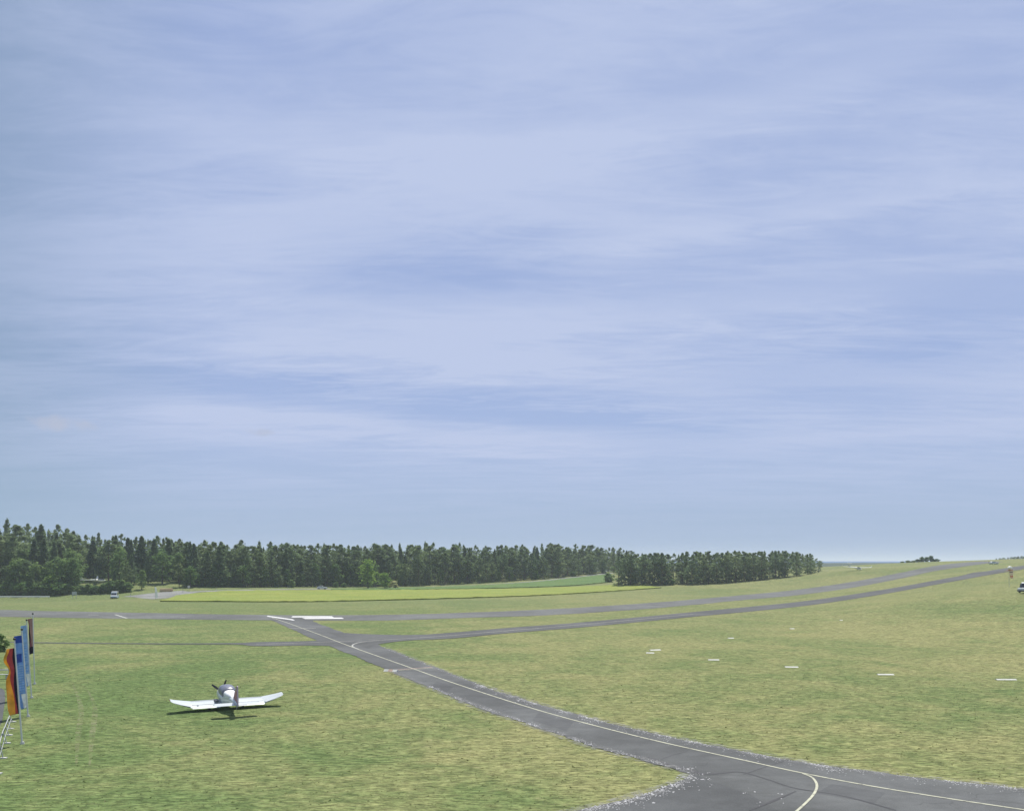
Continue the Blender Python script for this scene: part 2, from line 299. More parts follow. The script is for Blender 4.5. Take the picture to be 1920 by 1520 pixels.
M = dict(
    grass=grass_material(), tuft=tuft_material(),
    runway=asphalt_material('runway_asphalt', (0.104,0.108,0.101)),
    taxi=asphalt_material('taxiway_asphalt', (0.088,0.092,0.090), 25, cracks=.35),
    taxi_dark=asphalt_material('dark_asphalt', (0.074,0.077,0.074)),
    apron=asphalt_material('apron_asphalt', (0.078,0.082,0.082), 60, cracks=.5),
    road=asphalt_material('road_asphalt', (0.185,0.188,0.175)),
    earth=crop_material('bare_earth', (0.16,0.14,0.09), (0.12,0.12,0.07), 0),
    crop=crop_material('ripening_crop', (0.190,0.238,0.048), (0.228,0.254,0.058), 4),
    crop_green=crop_material('green_crop', (0.085,0.150,0.045), (0.110,0.170,0.050), -14),
    strip_grass=crop_material('verge_grass', (0.115,0.145,0.045), (0.15,0.17,0.055), 0),
    track=worn_material(), dust=worn_material('edge_grit', (0.26,0.26,0.25), 1.6, 0.65), patch=asphalt_material('patch_asphalt', (0.072,0.075,0.075), 40),
    yellow=paint_material('yellow_line_paint', (0.48,0.48,0.36), 0.5),
    white_paint=paint_material('white_runway_paint', (0.62,0.62,0.60), 0.12),
    faded=paint_material('faded_line_paint', (0.40,0.40,0.36), 0.5),
    red_paint=paint_material('red_line_paint', (0.38,0.29,0.25), 0.45),
    tar=mat('tar_seal', (0.028,0.028,0.030), 0.6, var=0.3),
    stone=mat('pale_stone', (0.44,0.44,0.44), 0.9, var=0.4, vscale=3),
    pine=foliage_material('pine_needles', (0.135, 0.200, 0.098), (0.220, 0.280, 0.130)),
    edge_pine=foliage_material('lighter_pine_needles', (0.150,0.220,0.112), (0.250,0.315,0.150)),  # lighter green variant of the pine needles
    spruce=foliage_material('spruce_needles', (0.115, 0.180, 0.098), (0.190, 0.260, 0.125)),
    leaf=foliage_material('broad_leaves', (0.130,0.220,0.075), (0.195,0.275,0.100), 0.5),
    bright_leaf=foliage_material('fresh_leaves', (0.180,0.300,0.065), (0.260,0.360,0.085), 0.5),
    red_leaf=foliage_material('copper_leaves', (0.13,0.055,0.03), (0.17,0.08,0.035), 0.3),
    blossom=foliage_material('pale_blossom', (0.30,0.32,0.14), (0.45,0.45,0.22), 0.3),
    bark=mat('pine_bark', (0.13,0.085,0.06), 0.9, var=0.4, vscale=2),
    bark_grey=mat('grey_bark', (0.12,0.11,0.095), 0.9, var=0.4, vscale=2),
    gloss_white=mat('white_gloss_paint', (0.56,0.60,0.59), 0.28, spec=0.5, var=0.06, vscale=2, coat=0.3),
    white=mat('white_painted_board', (0.55,0.55,0.50), 0.7, var=0.18, vscale=3),
    gel=mat('white_gelcoat', (0.82,0.81,0.74), 0.3, spec=0.5, var=0.05),
    silver=mat('aluminium', (0.55,0.56,0.55), 0.4, metal=0.6, var=0.15),
    galv=mat('galvanised_steel', (0.42,0.44,0.42), 0.5, metal=0.4, var=0.2),
    polewhite=mat('pole_lacquer', (0.62,0.64,0.60), 0.45, spec=0.4, var=0.12),
    black=mat('black_rubber', (0.022,0.022,0.024), 0.7, var=0.2),
    dark=mat('dark_gloss_paint', (0.03,0.03,0.035), 0.35, spec=0.4, var=0.1),
    red=mat('dark_red_paint', (0.24,0.055,0.075), 0.4, spec=0.4, var=0.1),
    rudder=mat('mauve_paint', (0.45,0.33,0.42), 0.4, spec=0.4, var=0.1),
    grey=mat('grey_paint', (0.30,0.31,0.34), 0.35, spec=0.5, var=0.1),
    canvas=mat('white_cover_cloth', (0.80,0.80,0.80), 0.85, var=0.08, vscale=6, bump=0.01),
    glass=mat('tinted_glass', (0.16,0.17,0.22), 0.32, spec=0.45, var=0.05),
    carglass=mat('car_glass', (0.02,0.025,0.03), 0.06, spec=0.7, var=0.05),
    lens=mat('lamp_glass', (0.75,0.75,0.70), 0.15, spec=0.7, var=0.05),
    redlens=mat('red_lamp_glass', (0.45,0.02,0.02), 0.2, spec=0.6, var=0.05),
    carblue=mat('pale_blue_paint', (0.30,0.48,0.62), 0.35, spec=0.5, var=0.08),
    f_black=cloth_material('flag_black', (0.035,0.022,0.050)),
    f_red=cloth_material('flag_red', (0.50,0.11,0.11)),
    f_gold=cloth_material('flag_gold', (0.80,0.50,0.09)),
    f_blue=cloth_material('flag_blue', (0.25,0.42,0.68)),
    f_dblue=cloth_material('flag_dark_blue', (0.06,0.13,0.46)),
    f_lblue=cloth_material('flag_pale_blue', (0.36,0.52,0.70)),
    f_white=cloth_material('flag_white', (0.72,0.76,0.74)),
    f_mauve=cloth_material('flag_mauve', (0.46,0.32,0.29)),
    orange=cloth_material('faded_orange_cloth', (0.62,0.30,0.16)),
    cream=cloth_material('cream_cloth', (0.80,0.72,0.58)),
    paleorange=mat('faded_orange_board', (0.46,0.34,0.26), 0.8, var=0.2),
    log=mat('cut_timber', (0.46,0.36,0.20), 0.85, var=0.3, vscale=4),
    hill=mat('distant_woodland', (0.060,0.085,0.060), 0.95, var=0.4, vscale=0.02),
)

# ------------------------------------------------------------------ mesh kit
class MB:
    def __init__(s): s.v = []; s.f = []; s.mi = []; s.cur = 0; s.xf = None
    def add(s, vs, fs):
        o = len(s.v)
        for p in vs:
            p = Vector(p); s.v.append(tuple(s.xf @ p) if s.xf is not None else tuple(p))
        for f in fs: s.f.append(tuple(i+o for i in f)); s.mi.append(s.cur)
        return s
    def box(s, c, d, rz=0.0, taper=1.0):
        x, y, z = d[0]/2, d[1]/2, d[2]/2; m = Matrix.Rotation(rz,3,'Z')
        vs = [Vector(c)+m@Vector((sx*x*(taper if sz > 0 else 1), sy*y*(taper if sz > 0 else 1), sz*z)) for sz in (-1,1) for sx,sy in ((-1,-1),(1,-1),(1,1),(-1,1))]
        return s.add(vs, [(3,2,1,0),(4,5,6,7),(0,1,5,4),(1,2,6,5),(2,3,7,6),(3,0,4,7)])
    def tube(s, a, b, r0, r1=None, n=10, cap=True):
        r1 = r0 if r1 is None else r1; a, b = Vector(a), Vector(b); d = (b-a).normalized()
        u = d.orthogonal().normalized(); w = d.cross(u)
        vs = [a+(u*math.cos(t)+w*math.sin(t))*r0 for t in [2*math.pi*i/n for i in range(n)]]+[b+(u*math.cos(t)+w*math.sin(t))*r1 for t in [2*math.pi*i/n for i in range(n)]]
        fs = [(i,(i+1)%n,n+(i+1)%n,n+i) for i in range(n)]
        if cap: fs += [tuple(range(n-1,-1,-1)), tuple(range(n,2*n))]
        return s.add(vs, fs)
    def loft(s, rings, cap0=True, cap1=True):
        n = len(rings[0]); vs = [p for r in rings for p in r]; fs = []
        for k in range(len(rings)-1):
            for i in range(n): fs.append((k*n+i, k*n+(i+1)%n, (k+1)*n+(i+1)%n, (k+1)*n+i))
        if cap0: fs.append(tuple(range(n-1,-1,-1)))
        if cap1: fs.append(tuple(range((len(rings)-1)*n, len(rings)*n)))
        return s.add(vs, fs)
    def sphere(s, c, r, n=12, m=8, sc=(1,1,1)):
        rings = []
        for j in range(1,m):
            t = math.pi*j/m
            rings.append([Vector(c)+Vector((math.sin(t)*math.cos(q)*r*sc[0], math.sin(t)*math.sin(q)*r*sc[1], -math.cos(t)*r*sc[2])) for q in [2*math.pi*i/n for i in range(n)]])
        return s.loft(rings)
    def prism(s, poly, axis, a, b):
        """poly in the plane across axis ('X': (y,z)), extruded a..b"""
        n = len(poly)
        def P(p, t): return (t,p[0],p[1]) if axis == 'X' else ((p[0],t,p[1]) if axis == 'Y' else (p[0],p[1],t))
        vs = [P(p,a) for p in poly]+[P(p,b) for p in poly]
        return s.add(vs, [tuple(range(n-1,-1,-1)), tuple(range(n,2*n))]+[(i,(i+1)%n,n+(i+1)%n,n+i) for i in range(n)])
    def build(s, name, mats, parent=None, smooth=False, bevel=0.0, angle=40):
        me = bpy.data.meshes.new(name); me.from_pydata(s.v, [], s.f)
        for m in (mats if isinstance(mats,(list,tuple)) else [mats]): me.materials.append(m)
        me.polygons.foreach_set('material_index', s.mi)
        import bmesh
        b = bmesh.new(); b.from_mesh(me); bmesh.ops.recalc_face_normals(b, faces=b.faces); b.to_mesh(me); b.free()
        if smooth:
            me.polygons.foreach_set('use_smooth', [True]*len(me.polygons))
            me.set_sharp_from_angle(angle=R(angle))
        me.update()
        o = bpy.data.objects.new(name, me); COL.objects.link(o)
        if parent is not None: o.parent = parent
        if bevel:
            bv = o.modifiers.new('bevel','BEVEL'); bv.width = bevel; bv.segments = 2; bv.limit_method = 'ANGLE'
        return o
def tag(o, label, cat, group=None):
    o['label'] = label; o['category'] = cat
    if group: o['group'] = group
    return o
def thing(name, loc, label, cat, group=None, rz=0.0):
    o = bpy.data.objects.new(name, None); COL.objects.link(o); o.empty_display_size = 0.3
    o.location = loc; o.rotation_euler = (0,0,rz); return tag(o, label, cat, group)
def structure(o, label=None):
    o['kind'] = 'structure'
    if label: o['label'] = label
    return o
def dup(root, loc, rz=0.0, scale=None, label=None, group=None):
    r = root.copy(); COL.objects.link(r); r.location = loc; r.rotation_euler = (0,0,rz)
    if scale: r.scale = scale
    if label: r['label'] = label
    if group: r['group'] = group
    for ch in root.children:
        c = ch.copy(); COL.objects.link(c); c.parent = r
        for g in ch.children:
            d = g.copy(); COL.objects.link(d); d.parent = c
    return r
def np_mesh(name, V, Fq, mats, mi=None, parent=None, smooth=False):
    me = bpy.data.meshes.new(name); nv, nf, k = len(V), len(Fq), Fq.shape[1]
    me.vertices.add(nv); me.vertices.foreach_set('co', V.astype(np.float32).ravel())
    me.loops.add(nf*k); me.loops.foreach_set('vertex_index', Fq.astype(np.int32).ravel())
    me.polygons.add(nf); me.polygons.foreach_set('loop_start', np.arange(0,nf*k,k,dtype=np.int32)); me.polygons.foreach_set('loop_total', np.full(nf,k,dtype=np.int32))
    for m in (mats if isinstance(mats,(list,tuple)) else [mats]): me.materials.append(m)
    if mi is not None: me.polygons.foreach_set('material_index', mi.astype(np.int32))
    if smooth: me.polygons.foreach_set('use_smooth', np.ones(nf,dtype=bool))
    me.update(calc_edges=True); me.validate()
    o = bpy.data.objects.new(name, me); COL.objects.link(o)
    if parent is not None: o.parent = parent
    return o

# ------------------------------------------------------------------ ground
def axis(lo, hi, step, far_lo, far_hi):
    a = list(np.arange(lo, hi+.1, step)); s = step; x = hi
    while x < far_hi: s *= 1.25; x += s; a.append(x)
    s = step; x = lo
    while x > far_lo: s *= 1.25; x -= s; a.insert(0, x)
    return np.array(a)
gx = axis(-360, 420, 4, -9000, 9000); gy = axis(-20, 760, 4, -600, 14000)
GX, GY = np.meshgrid(gx, gy); GZ = terrain(GX, GY)
V = np.stack([GX.ravel(),GY.ravel(),GZ.ravel()],1); nx, ny = len(gx), len(gy)
I = np.arange(nx*ny).reshape(ny,nx)
Q = np.stack([I[:-1,:-1].ravel(),I[:-1,1:].ravel(),I[1:,1:].ravel(),I[1:,:-1].ravel()],1)
structure(np_mesh('grass_ground', V, Q, M['grass'], smooth=True), 'patchy green and straw coloured airfield grass')

def crm(pts, per=10):
    """smooth curve through pixel points"""
    P = [Vector(p) for p in pts]; P = [P[0]*2-P[1]]+P+[P[-1]*2-P[-2]]; o = []
    for i in range(1,len(P)-2):
        for k in range(per):
            t = k/per; a,b,c,d = P[i-1],P[i],P[i+1],P[i+2]
            o.append(0.5*((2*b)+(c-a)*t+(2*a-5*b+4*c-d)*t*t+(3*b-a-3*c+d)*t**3))
    o.append(P[-2]); return o
def resample(P, n):
    P = np.array([(p[0],p[1]) for p in P]); d = np.append(0,np.cumsum(np.hypot(*np.diff(P,axis=0).T))); t = np.linspace(0,d[-1],n)
    return np.stack([np.interp(t,d,P[:,0]),np.interp(t,d,P[:,1])],1)
def ground_curve(pts, per=8): return [px(*p)[:2] for p in crm([(x,y,0) for x,y in pts], per) for p in [(p[0],p[1])]]
def sheet(name, left, right, m, dz, n=160, across=6, jitter=0.0, label=None, per=8):
    A = resample(ground_curve(left,per), n); B = resample(ground_curve(right,per), n)
    if jitter:
        rj = np.random.default_rng(len(name))
        for Cc in (A,B):          # ragged but unfolded edge: smoothed noise pushed across the line
            T = np.gradient(Cc,axis=0); T /= np.linalg.norm(T,axis=1)[:,None]+1e-9; e = rj.normal(0,1,n); e = np.convolve(e,[.25,.5,.25],'same')+np.convolve(rj.normal(0,1,n),np.ones(9)/4,'same')
            Cc += np.stack([-T[:,1],T[:,0]],1)*(e*jitter)[:,None]
    t = np.linspace(0,1,across+1)[None,:,None]
    G = A[:,None,:]*(1-t)+B[:,None,:]*t; Z = terrain(G[...,0],G[...,1])+dz
    V = np.concatenate([G,Z[...,None]],2).reshape(-1,3); I = np.arange(n*(across+1)).reshape(n,across+1)
    Q = np.stack([I[:-1,:-1].ravel(),I[:-1,1:].ravel(),I[1:,1:].ravel(),I[1:,:-1].ravel()],1)
    o = np_mesh(name, V, Q, m); flip_up(o); structure(o, label); return o
def flip_up(o):
    me = o.data
    if sum(p.normal.z for p in me.polygons) < 0: me.flip_normals()
def stripe(name, pts, width, m, dz, per=8, label=None, n=None, xy=False):
    C = np.array([tuple(p) for p in (pts if xy else ground_curve(pts,per))]); n = n or max(8,len(C)*2); C = resample(C,n)
    T = np.gradient(C,axis=0); T /= np.linalg.norm(T,axis=1)[:,None]+1e-9; Nn = np.stack([-T[:,1],T[:,0]],1)
    w = width if np.isscalar(width) else np.interp(np.linspace(0,1,n),np.linspace(0,1,len(width)),width)[:,None]
    A, B = C-Nn*w/2, C+Nn*w/2
    V = np.zeros((2*n,3)); V[0::2,:2] = A; V[1::2,:2] = B; V[:,2] = terrain(V[:,0],V[:,1])+dz
    i = np.arange(n-1)*2; Q = np.stack([i,i+2,i+3,i+1],1)
    o = np_mesh(name, V, Q, m); flip_up(o); structure(o, label); return o

RUN_FAR = [(-120,1141),(0,1143),(200,1147.5),(500,1152.5),(700,1152.5),(850,1149),(1000,1143),(1100,1138),(1250,1127.5),(1400,1114.5),(1500,1104.5),(1600,1090),(1680,1075),(1750,1061),(1800,1055),(1838,1052)]
RUN_NEAR = [(-120,1154),(0,1156),(200,1159),(500,1162.5),(700,1163),(850,1159),(1000,1154),(1100,1149),(1250,1138),(1400,1124),(1500,1115),(1600,1101),(1680,1086),(1750,1071),(1820,1060),(1880,1052.5)]
sheet('runway', RUN_FAR, RUN_NEAR, M['runway'], 0.030, 420, 8, 0.22, label='long grey asphalt runway crossing the airfield and climbing the hill')
TAX_L = [(503,1159),(545,1178),(600,1203),(640,1220),(730,1257),(800,1287),(880,1320),(960,1348),(1040,1375),(1120,1402),(1200,1423),(1262,1440),(1330,1462),(1400,1490),(1480,1530),(1560,1580),(1700,1680)]
TAX_R = [(575,1159),(600,1170),(640,1184),(720,1213),(810,1249),(900,1284),(1000,1317),(1100,1344),(1200,1369),(1300,1390),(1400,1410),(1500,1428),(1600,1443),(1700,1455),(1800,1466),(1920,1478),(2060,1490)]
sheet('taxiway', TAX_L, TAX_R, M['taxi'], 0.036, 420, 8, 0.09, label='grey taxiway with yellow centre line running down to the near right corner')
sheet('apron', [(1262,1440),(1292,1449),(1288,1457),(1250,1474),(1180,1497),(1085,1520),(1000,1542),(800,1600)], [(1330,1440),(1500,1452),(1700,1475),(1900,1500),(2050,1520),(2150,1560),(2200,1600),(2200,1700)], M['apron'], 0.033, 160, 12, 0.05, label='grey asphalt apron in the near right corner')
PAR_FAR = [(612,1184.5),(700,1189),(780,1190),(850,1185.5),(950,1177),(1100,1165.5),(1300,1147),(1500,1127.5),(1650,1106),(1780,1083),(1890,1064),(1990,1050)]
PAR_NEAR = [(690,1216),(705,1209),(760,1201),(850,1196.5),(950,1187),(1100,1175),(1300,1156),(1500,1136.5),(1650,1114.5),(1780,1091),(1890,1071.5),(1990,1057)]
sheet('parallel_taxiway', PAR_FAR, PAR_NEAR, M['taxi_dark'], 0.042, 300, 6, 0.05, label='narrow dark taxiway branching right and climbing the slope')
sheet('side_taxiway', [(655,1199),(560,1202),(480,1203.5),(440,1205.3),(300,1206),(70,1204),(-60,1201)], [(665,1213),(590,1210),(480,1211),(440,1208),(300,1207.6),(70,1205.4),(-60,1202.3)], M['taxi_dark'], 0.039, 120, 4, label='narrow dark track branching left across the grass')
stripe('road', [(236,1118.5),(262,1116),(340,1110.5),(420,1107),(520,1105),(600,1104),(700,1103),(800,1100.5),(900,1096.5),(1000,1090),(1080,1081.5),(1150,1073.5)], 4.2, M['road'], 0.03, label='pale grey road along the foot of the forest')
sheet('parking_area', [(240,1117),(290,1111),(340,1107)], [(285,1123),(330,1119),(372,1110.5)], M['road'], 0.036, 40, 6, label='pale paved parking area at the forest edge')
sheet('gravel_path', [(-60,1292),(-20,1288),(6,1292),(10,1310)], [(-60,1420),(-40,1400),(-6,1370),(4,1352)], M['apron'], 0.02, 30, 6, label='grey gravel path beside the flagpoles')

def slab_field(name, far, near, m, hgt, label):
    """standing crop: a top sheet with side walls"""
    n, ac = 120, 10
    A = resample(ground_curve(far), n); B = resample(ground_curve(near), n)
    t = np.linspace(0,1,ac+1)[None,:,None]; G = A[:,None,:]*(1-t)+B[:,None,:]*t
    zt = terrain(G[...,0],G[...,1]); r = np.random.default_rng(5)
    top = np.concatenate([G,(zt+hgt+r.normal(0,0.05,zt.shape))[...,None]],2).reshape(-1,3); I = np.arange(n*(ac+1)).reshape(n,ac+1)
    Q = [np.stack([I[:-1,:-1].ravel(),I[:-1,1:].ravel(),I[1:,1:].ravel(),I[1:,:-1].ravel()],1)]
    low = np.concatenate([G,(zt-0.05)[...,None]],2).reshape(-1,3); k = len(top)
    for line in (I[0,:],I[-1,:],I[:,0],I[:,-1]): Q.append(np.stack([line[:-1],line[1:],line[1:]+k,line[:-1]+k],1))
    o = np_mesh(name, np.concatenate([top,low]), np.concatenate(Q), m); structure(o, label); return o
slab_field('crop_field', [(330,1117),(375,1112),(420,1109),(500,1107.5),(600,1107),(800,1106),(1000,1103),(1150,1097.5),(1200,1096.5)],
           [(300,1127.5),(400,1128),(500,1128.5),(600,1128),(800,1123.5),(1000,1117),(1150,1108.5),(1240,1102)], M['crop'], 0.34, 'yellow green ripening crop field')
slab_field('green_field', [(620,1104.6),(700,1103.6),(800,1101.5),(900,1097.5),(1000,1091.5),(1080,1083),(1146,1076)],
           [(620,1106.4),(700,1106.2),(800,1105.2),(900,1103.5),(1000,1101),(1080,1097.5),(1148,1091)], M['crop_green'], 0.35, 'dark green crop field rising to the wood')

# painted markings
def line(pts, w, m, dz=0.052, name='taxiway_line', label=None): return stripe(name, pts, w, m, dz, label=label)
line([(510,1158),(540,1168),(600,1190),(660,1213),(760,1248.5),(860,1284),(1000,1329),(1120,1362),(1250,1394),(1400,1427),(1500,1449),(1620,1472),(1760,1495),(1920,1519),(2050,1538)], 0.155, M['yellow'], label='faded yellow taxiway centre line')
line([(672,1217),(661,1212),(664,1207.5),(680,1203.5),(715,1200),(775,1196.2),(850,1191),(950,1182.5),(1100,1170),(1300,1151.5)], 0.22, M['faded'], 0.056, label='pale lead line curving into the side taxiway')
line([(1505,1451),(1522,1458),(1531,1470),(1530,1482),(1520,1497),(1498,1518),(1470,1542)], 0.13, M['yellow'], 0.056, label='yellow curved lead line on the apron')
line([(480,1208),(560,1205.5),(620,1203),(680,1201)], 0.18, M['faded'], 0.048, label='faint centre line of the left track')
line([(541,1178.3),(592,1177.6)], [0.5,0.5], M['faded'], 0.058, label='faded holding line near the runway')
line([(735,1256.5),(810,1251)], [0.32,0.32], M['red_paint'], 0.058, label='reddish holding line across the taxiway')
line([(730,1258.5),(812,1252.5)], [0.16,0.16], M['yellow'], 0.056, label='yellow holding line across the taxiway')
line([(216,1152),(238,1159)], [0.5,0.5], M['faded'], 0.05, label='short faded mark on the runway')
line([(165,1152.5),(185,1152.8)], [0.5,0.5], M['faded'], 0.05, label='pale dash on the runway left end')
line([(338,1157.5),(348,1157.7)], [0.5,0.5], M['faded'], 0.05, label='tiny pale dash on the runway')
def quad_mark(name, a, b, c, d, label):
    sheet(name, [a,b], [d,c], M['white_paint'], 0.066, 16, 3, label=label, per=4)
quad_mark('runway_marking', (502,1154.2),(549,1161.0),(553,1163.6),(500,1155.8), 'white slanted bar at the runway edge')
quad_mark('runway_marking', (549,1155.2),(622,1155.2),(626,1157.4),(546,1157.4), 'far white threshold bar on the runway')
quad_mark('runway_marking', (566,1158.2),(641,1157.8),(645,1160.0),(572,1160.4), 'near white threshold bar on the runway')
TAX_W = dict(label='dark tar seam in the asphalt')
stripe('tar_seam', [(1215,1420),(1262,1436),(1300,1446),(1320,1452),(1352,1450),(1390,1448),(1440,1462),(1490,1478),(1560,1489),(1610,1500),(1680,1520)], [0.08,0.24,0.28,0.15,0.12,0.15,0.18,0.12], M['tar'], 0.045, **TAX_W)
stripe('tar_seam', [(1405,1520),(1450,1502),(1492,1484)], [0.08,0.19,0.08], M['tar'], 0.045, label='short dark crack across the apron')
stripe('tar_seam', [(1395,1452),(1430,1440),(1480,1424)], [0.09,0.07,0.06], M['tar'], 0.0445, label='straight dark joint across the taxiway')
stripe('tar_seam', [(1240,1424),(1262,1416),(1288,1409)], [0.06,0.06,0.05], M['tar'], 0.0445, label='faint dark joint near the grass corner')
# grass-worn wheel tracks left of the parked aircraft
for pts in ([(143,1435),(146,1380),(152,1330),(140,1290),(132,1275)], [(168,1435),(172,1385),(178,1330),(168,1300),(155,1285)]):
    stripe('wheel_track', pts, [0.10,0.35,0.40,0.25,0.05], M['track'], 0.012, label='faint pale wheel track worn into the grass')

for pts in (TAX_R[3:], TAX_L[4:12], [(1262,1440),(1290,1449),(1286,1457),(1250,1474),(1180,1497),(1085,1520),(1000,1542)]):
    stripe('gravel_verge', pts, [0.7,1.0,0.8,1.3,0.9,1.2,1.0], M['dust'], 0.046, label='dusty grit along the tarmac edge')
for a_,b_,c_,d_ in (((1010,1336),(1075,1354),(1062,1371),(998,1350)),((1560,1470),(1660,1487),(1640,1506),(1530,1487)),((820,1278),(850,1288),(838,1297),(808,1286))):
    sheet('asphalt_patch', [a_,b_], [d_,c_], M['patch'], 0.040, 24, 4, label='slightly darker repaired patch in the tarmac', per=4)
# loose pale stones and petals along the tarmac edges: one uncountable scatter
def scatter(lines, name, label):
    vs, fs = [], []; r = np.random.default_rng(3)
    base = np.array([(1,0,.0),(0.3,.9,.0),(-.8,.5,0),(-.7,-.6,0),(.4,-.9,0),(0,0,.9)])
    tri = [(0,1,5),(1,2,5),(2,3,5),(3,4,5),(4,0,5)]
    for pts, side, spread, dens, size in lines:
        C = resample(np.array([tuple(p) for p in ground_curve(pts)]), 400); T = np.gradient(C,axis=0); T /= np.linalg.norm(T,axis=1)[:,None]; Nn = np.stack([-T[:,1],T[:,0]],1)
        for _ in range(dens):
            i = r.integers(0,400); off = abs(r.normal(0,spread))*side + r.normal(0,0.06)
            keep = 0.5+0.5*math.sin(i*0.13)*math.sin(i*0.041+1)
            if r.random() > max(.06,(0.5+0.5*math.sin(i*0.29+off*2)*math.sin(i*0.077+.5))*keep*1.7-.12): continue
            p = C[i]+Nn[i]*off+T[i]*r.uniform(-.15,.15); s = r.lognormal(math.log(size),0.35); a = r.uniform(0,6.28)
            ca, sa = math.cos(a)*s, math.sin(a)*s; o = len(vs); sq = r.uniform(.5,1)
            for b in base: vs.append((p[0]+b[0]*ca-b[1]*sa*sq, p[1]+b[0]*sa+b[1]*ca*sq, 0.038+b[2]*s*0.5))
            fs += [tuple(q+o for q in t) for t in tri]
    o = np_mesh(name, np.array(vs), np.array(fs), M['stone']); o['kind'] = 'stuff'; o['label'] = label; return o
scatter([(TAX_R[5:], -1, 0.22, 4200, 0.032),(TAX_R[5:], -1, 0.75, 3000, 0.032),(TAX_L[5:12], 1, 0.26, 2000, 0.036),(TAX_R[3:6], -1, 0.15, 300, 0.045),
         ([(1262,1440),(1290,1449),(1286,1457),(1250,1474),(1180,1497),(1085,1520)], 1, 0.6, 1000, 0.038),
         ([(1280,1455),(1250,1474),(1180,1497),(1085,1520)], 1, 0.30, 900, 0.038),
         ([(1290,1450),(1400,1475),(1540,1500)], -1, 1.4, 70, 0.042)], 'gravel', 'loose pale gravel strewn along the taxiway edges')

# rough grass blades over the nearer field: one uncountable scatter
def inside(P, poly):
    r = np.zeros(len(P), bool); n = len(poly)
    for i in range(n):
        x0,y0 = poly[i]; x1,y1 = poly[(i+1)%n]
        if y0 == y1: continue
        c = ((P[:,1] > y0) != (P[:,1] > y1)) & (P[:,0] < (x1-x0)*(P[:,1]-y0)/(y1-y0)+x0); r ^= c
    return r
_poly = lambda l, r: [tuple(p) for p in ground_curve(l)]+[tuple(p) for p in ground_curve(r)][::-1]
_pv = [_poly(TAX_L,TAX_R), _poly([(1262,1440),(1292,1449),(1288,1457),(1250,1474),(1180,1497),(1085,1520),(1000,1542),(800,1600)],[(1330,1440),(1500,1452),(1700,1475),(1900,1500),(2050,1520),(2150,1560),(2200,1600),(2200,1700)]),
       _poly([(-60,1292),(-20,1288),(6,1292),(10,1310)], [(-60,1420),(-40,1400),(-6,1370),(4,1352)])]
r = np.random.default_rng(21); n = 120000
Yt = np.sqrt(r.uniform(30**2,118**2,n)); Xt = r.uniform(-.66,.66,n)*Yt; P = np.stack([Xt,Yt],1); Pj = P+r.normal(0,.20,P.shape)
ok = (r.random(n) < np.clip((122-Yt)/45,0,1)) & ~(inside(Pj,_pv[0])|inside(Pj,_pv[1])|inside(Pj,_pv[2])); P = P[ok]; n = len(P); Zt = terrain(P[:,0],P[:,1])
hh = r.lognormal(math.log(.028),.4,n)[:,None]; a = r.uniform(0,6.28,n); dv = np.stack([np.cos(a),np.sin(a),0*a],1); w = hh*r.uniform(.6,1.8,n)[:,None]; lean = r.normal(0,1.9,(n,3)); lean[:,2] = 0
B0 = np.stack([P[:,0],P[:,1],Zt-.01],1); Vt = np.stack([B0-dv*w, B0+dv*w, B0+lean*hh*.9+np.array([0,0,1])*hh],1).reshape(-1,3)
gt = np_mesh('grass_tufts', Vt, np.arange(3*n).reshape(n,3), M['tuft']); gt['kind'] = 'stuff'; gt['label'] = 'short rough grass blades over the nearer field'

# ------------------------------------------------------------------ trees
def leaves(centres, spread, per, size, r, flat=0.5):
    c = np.repeat(centres, per, 0); n = len(c); sp = np.repeat(spread, per, 0)
    d = r.normal(0,1,(n,3)); d /= np.linalg.norm(d,axis=1)[:,None]; rad = r.random(n)**0.45
    p = c+d*rad[:,None]*sp
    nrm = d*.8+r.normal(0,0.55,(n,3)); nrm[:,2] += flat+.35; nrm /= np.linalg.norm(nrm,axis=1)[:,None]
    a = np.cross(nrm, r.normal(0,1,(n,3))); a /= np.linalg.norm(a,axis=1)[:,None]; b = np.cross(nrm,a)
    s = (size*r.uniform(0.55,1.35,n))[:,None]
    V = np.stack([p-a*s-b*s*.55, p+a*s*.9-b*s*.6, p+a*s*.15+b*s*1.0],1).reshape(-1,3)
    return V, np.arange(3*n).reshape(n,3)
def spruce_crown(h, rad, r, base=0.06, dens=1.0):
    cs, sp = [], []; z = base*h
    while z < h*0.97:
        t = (z-base*h)/(h*(1-base)); rr = rad*(1-t)**0.85*(0.85+0.3*r.random())+0.12; k = max(3,int(6*(1-t)+3))
        a0 = r.uniform(0,6.28)
        for i in range(k):
            a = a0+6.28*i/k+r.normal(0,.25); q = rr*r.uniform(.35,.85); cs.append((math.cos(a)*q,math.sin(a)*q,z-0.22*q)); sp.append((max(.3,rr*.42),max(.3,rr*.42),.40+.25*(1-t)))
        z += h*0.045*(1.15-.4*t)
    cs.append((0,0,h*0.985)); sp.append((.14,.14,.5))
    return leaves(np.array(cs),np.array(sp),int(14*dens),0.42,r,0.7)
def pine_crown(h, rad, r, start=0.5, dens=1.0):
    cs, sp = [], []; k = 17
    for i in range(k):
        t = (i+r.uniform(0,1))/k; z = h*(start+(1-start)*t*0.95); prof = math.sin(math.pi*min(1,(t*.82+.16)))**0.7
        a = i*2.4+r.normal(0,.5); q = rad*prof*r.uniform(.25,.85); cs.append((math.cos(a)*q,math.sin(a)*q,z)); s = rad*r.uniform(.30,.52)*(0.55+.5*prof); sp.append((s,s,s*.62))
    for i in range(2): cs.append((r.normal(0,.3),r.normal(0,.3),h*(0.955+.02*i))); sp.append((.55,.55,.55))
    return leaves(np.array(cs),np.array(sp),int(70*dens),0.40,r,0.8)
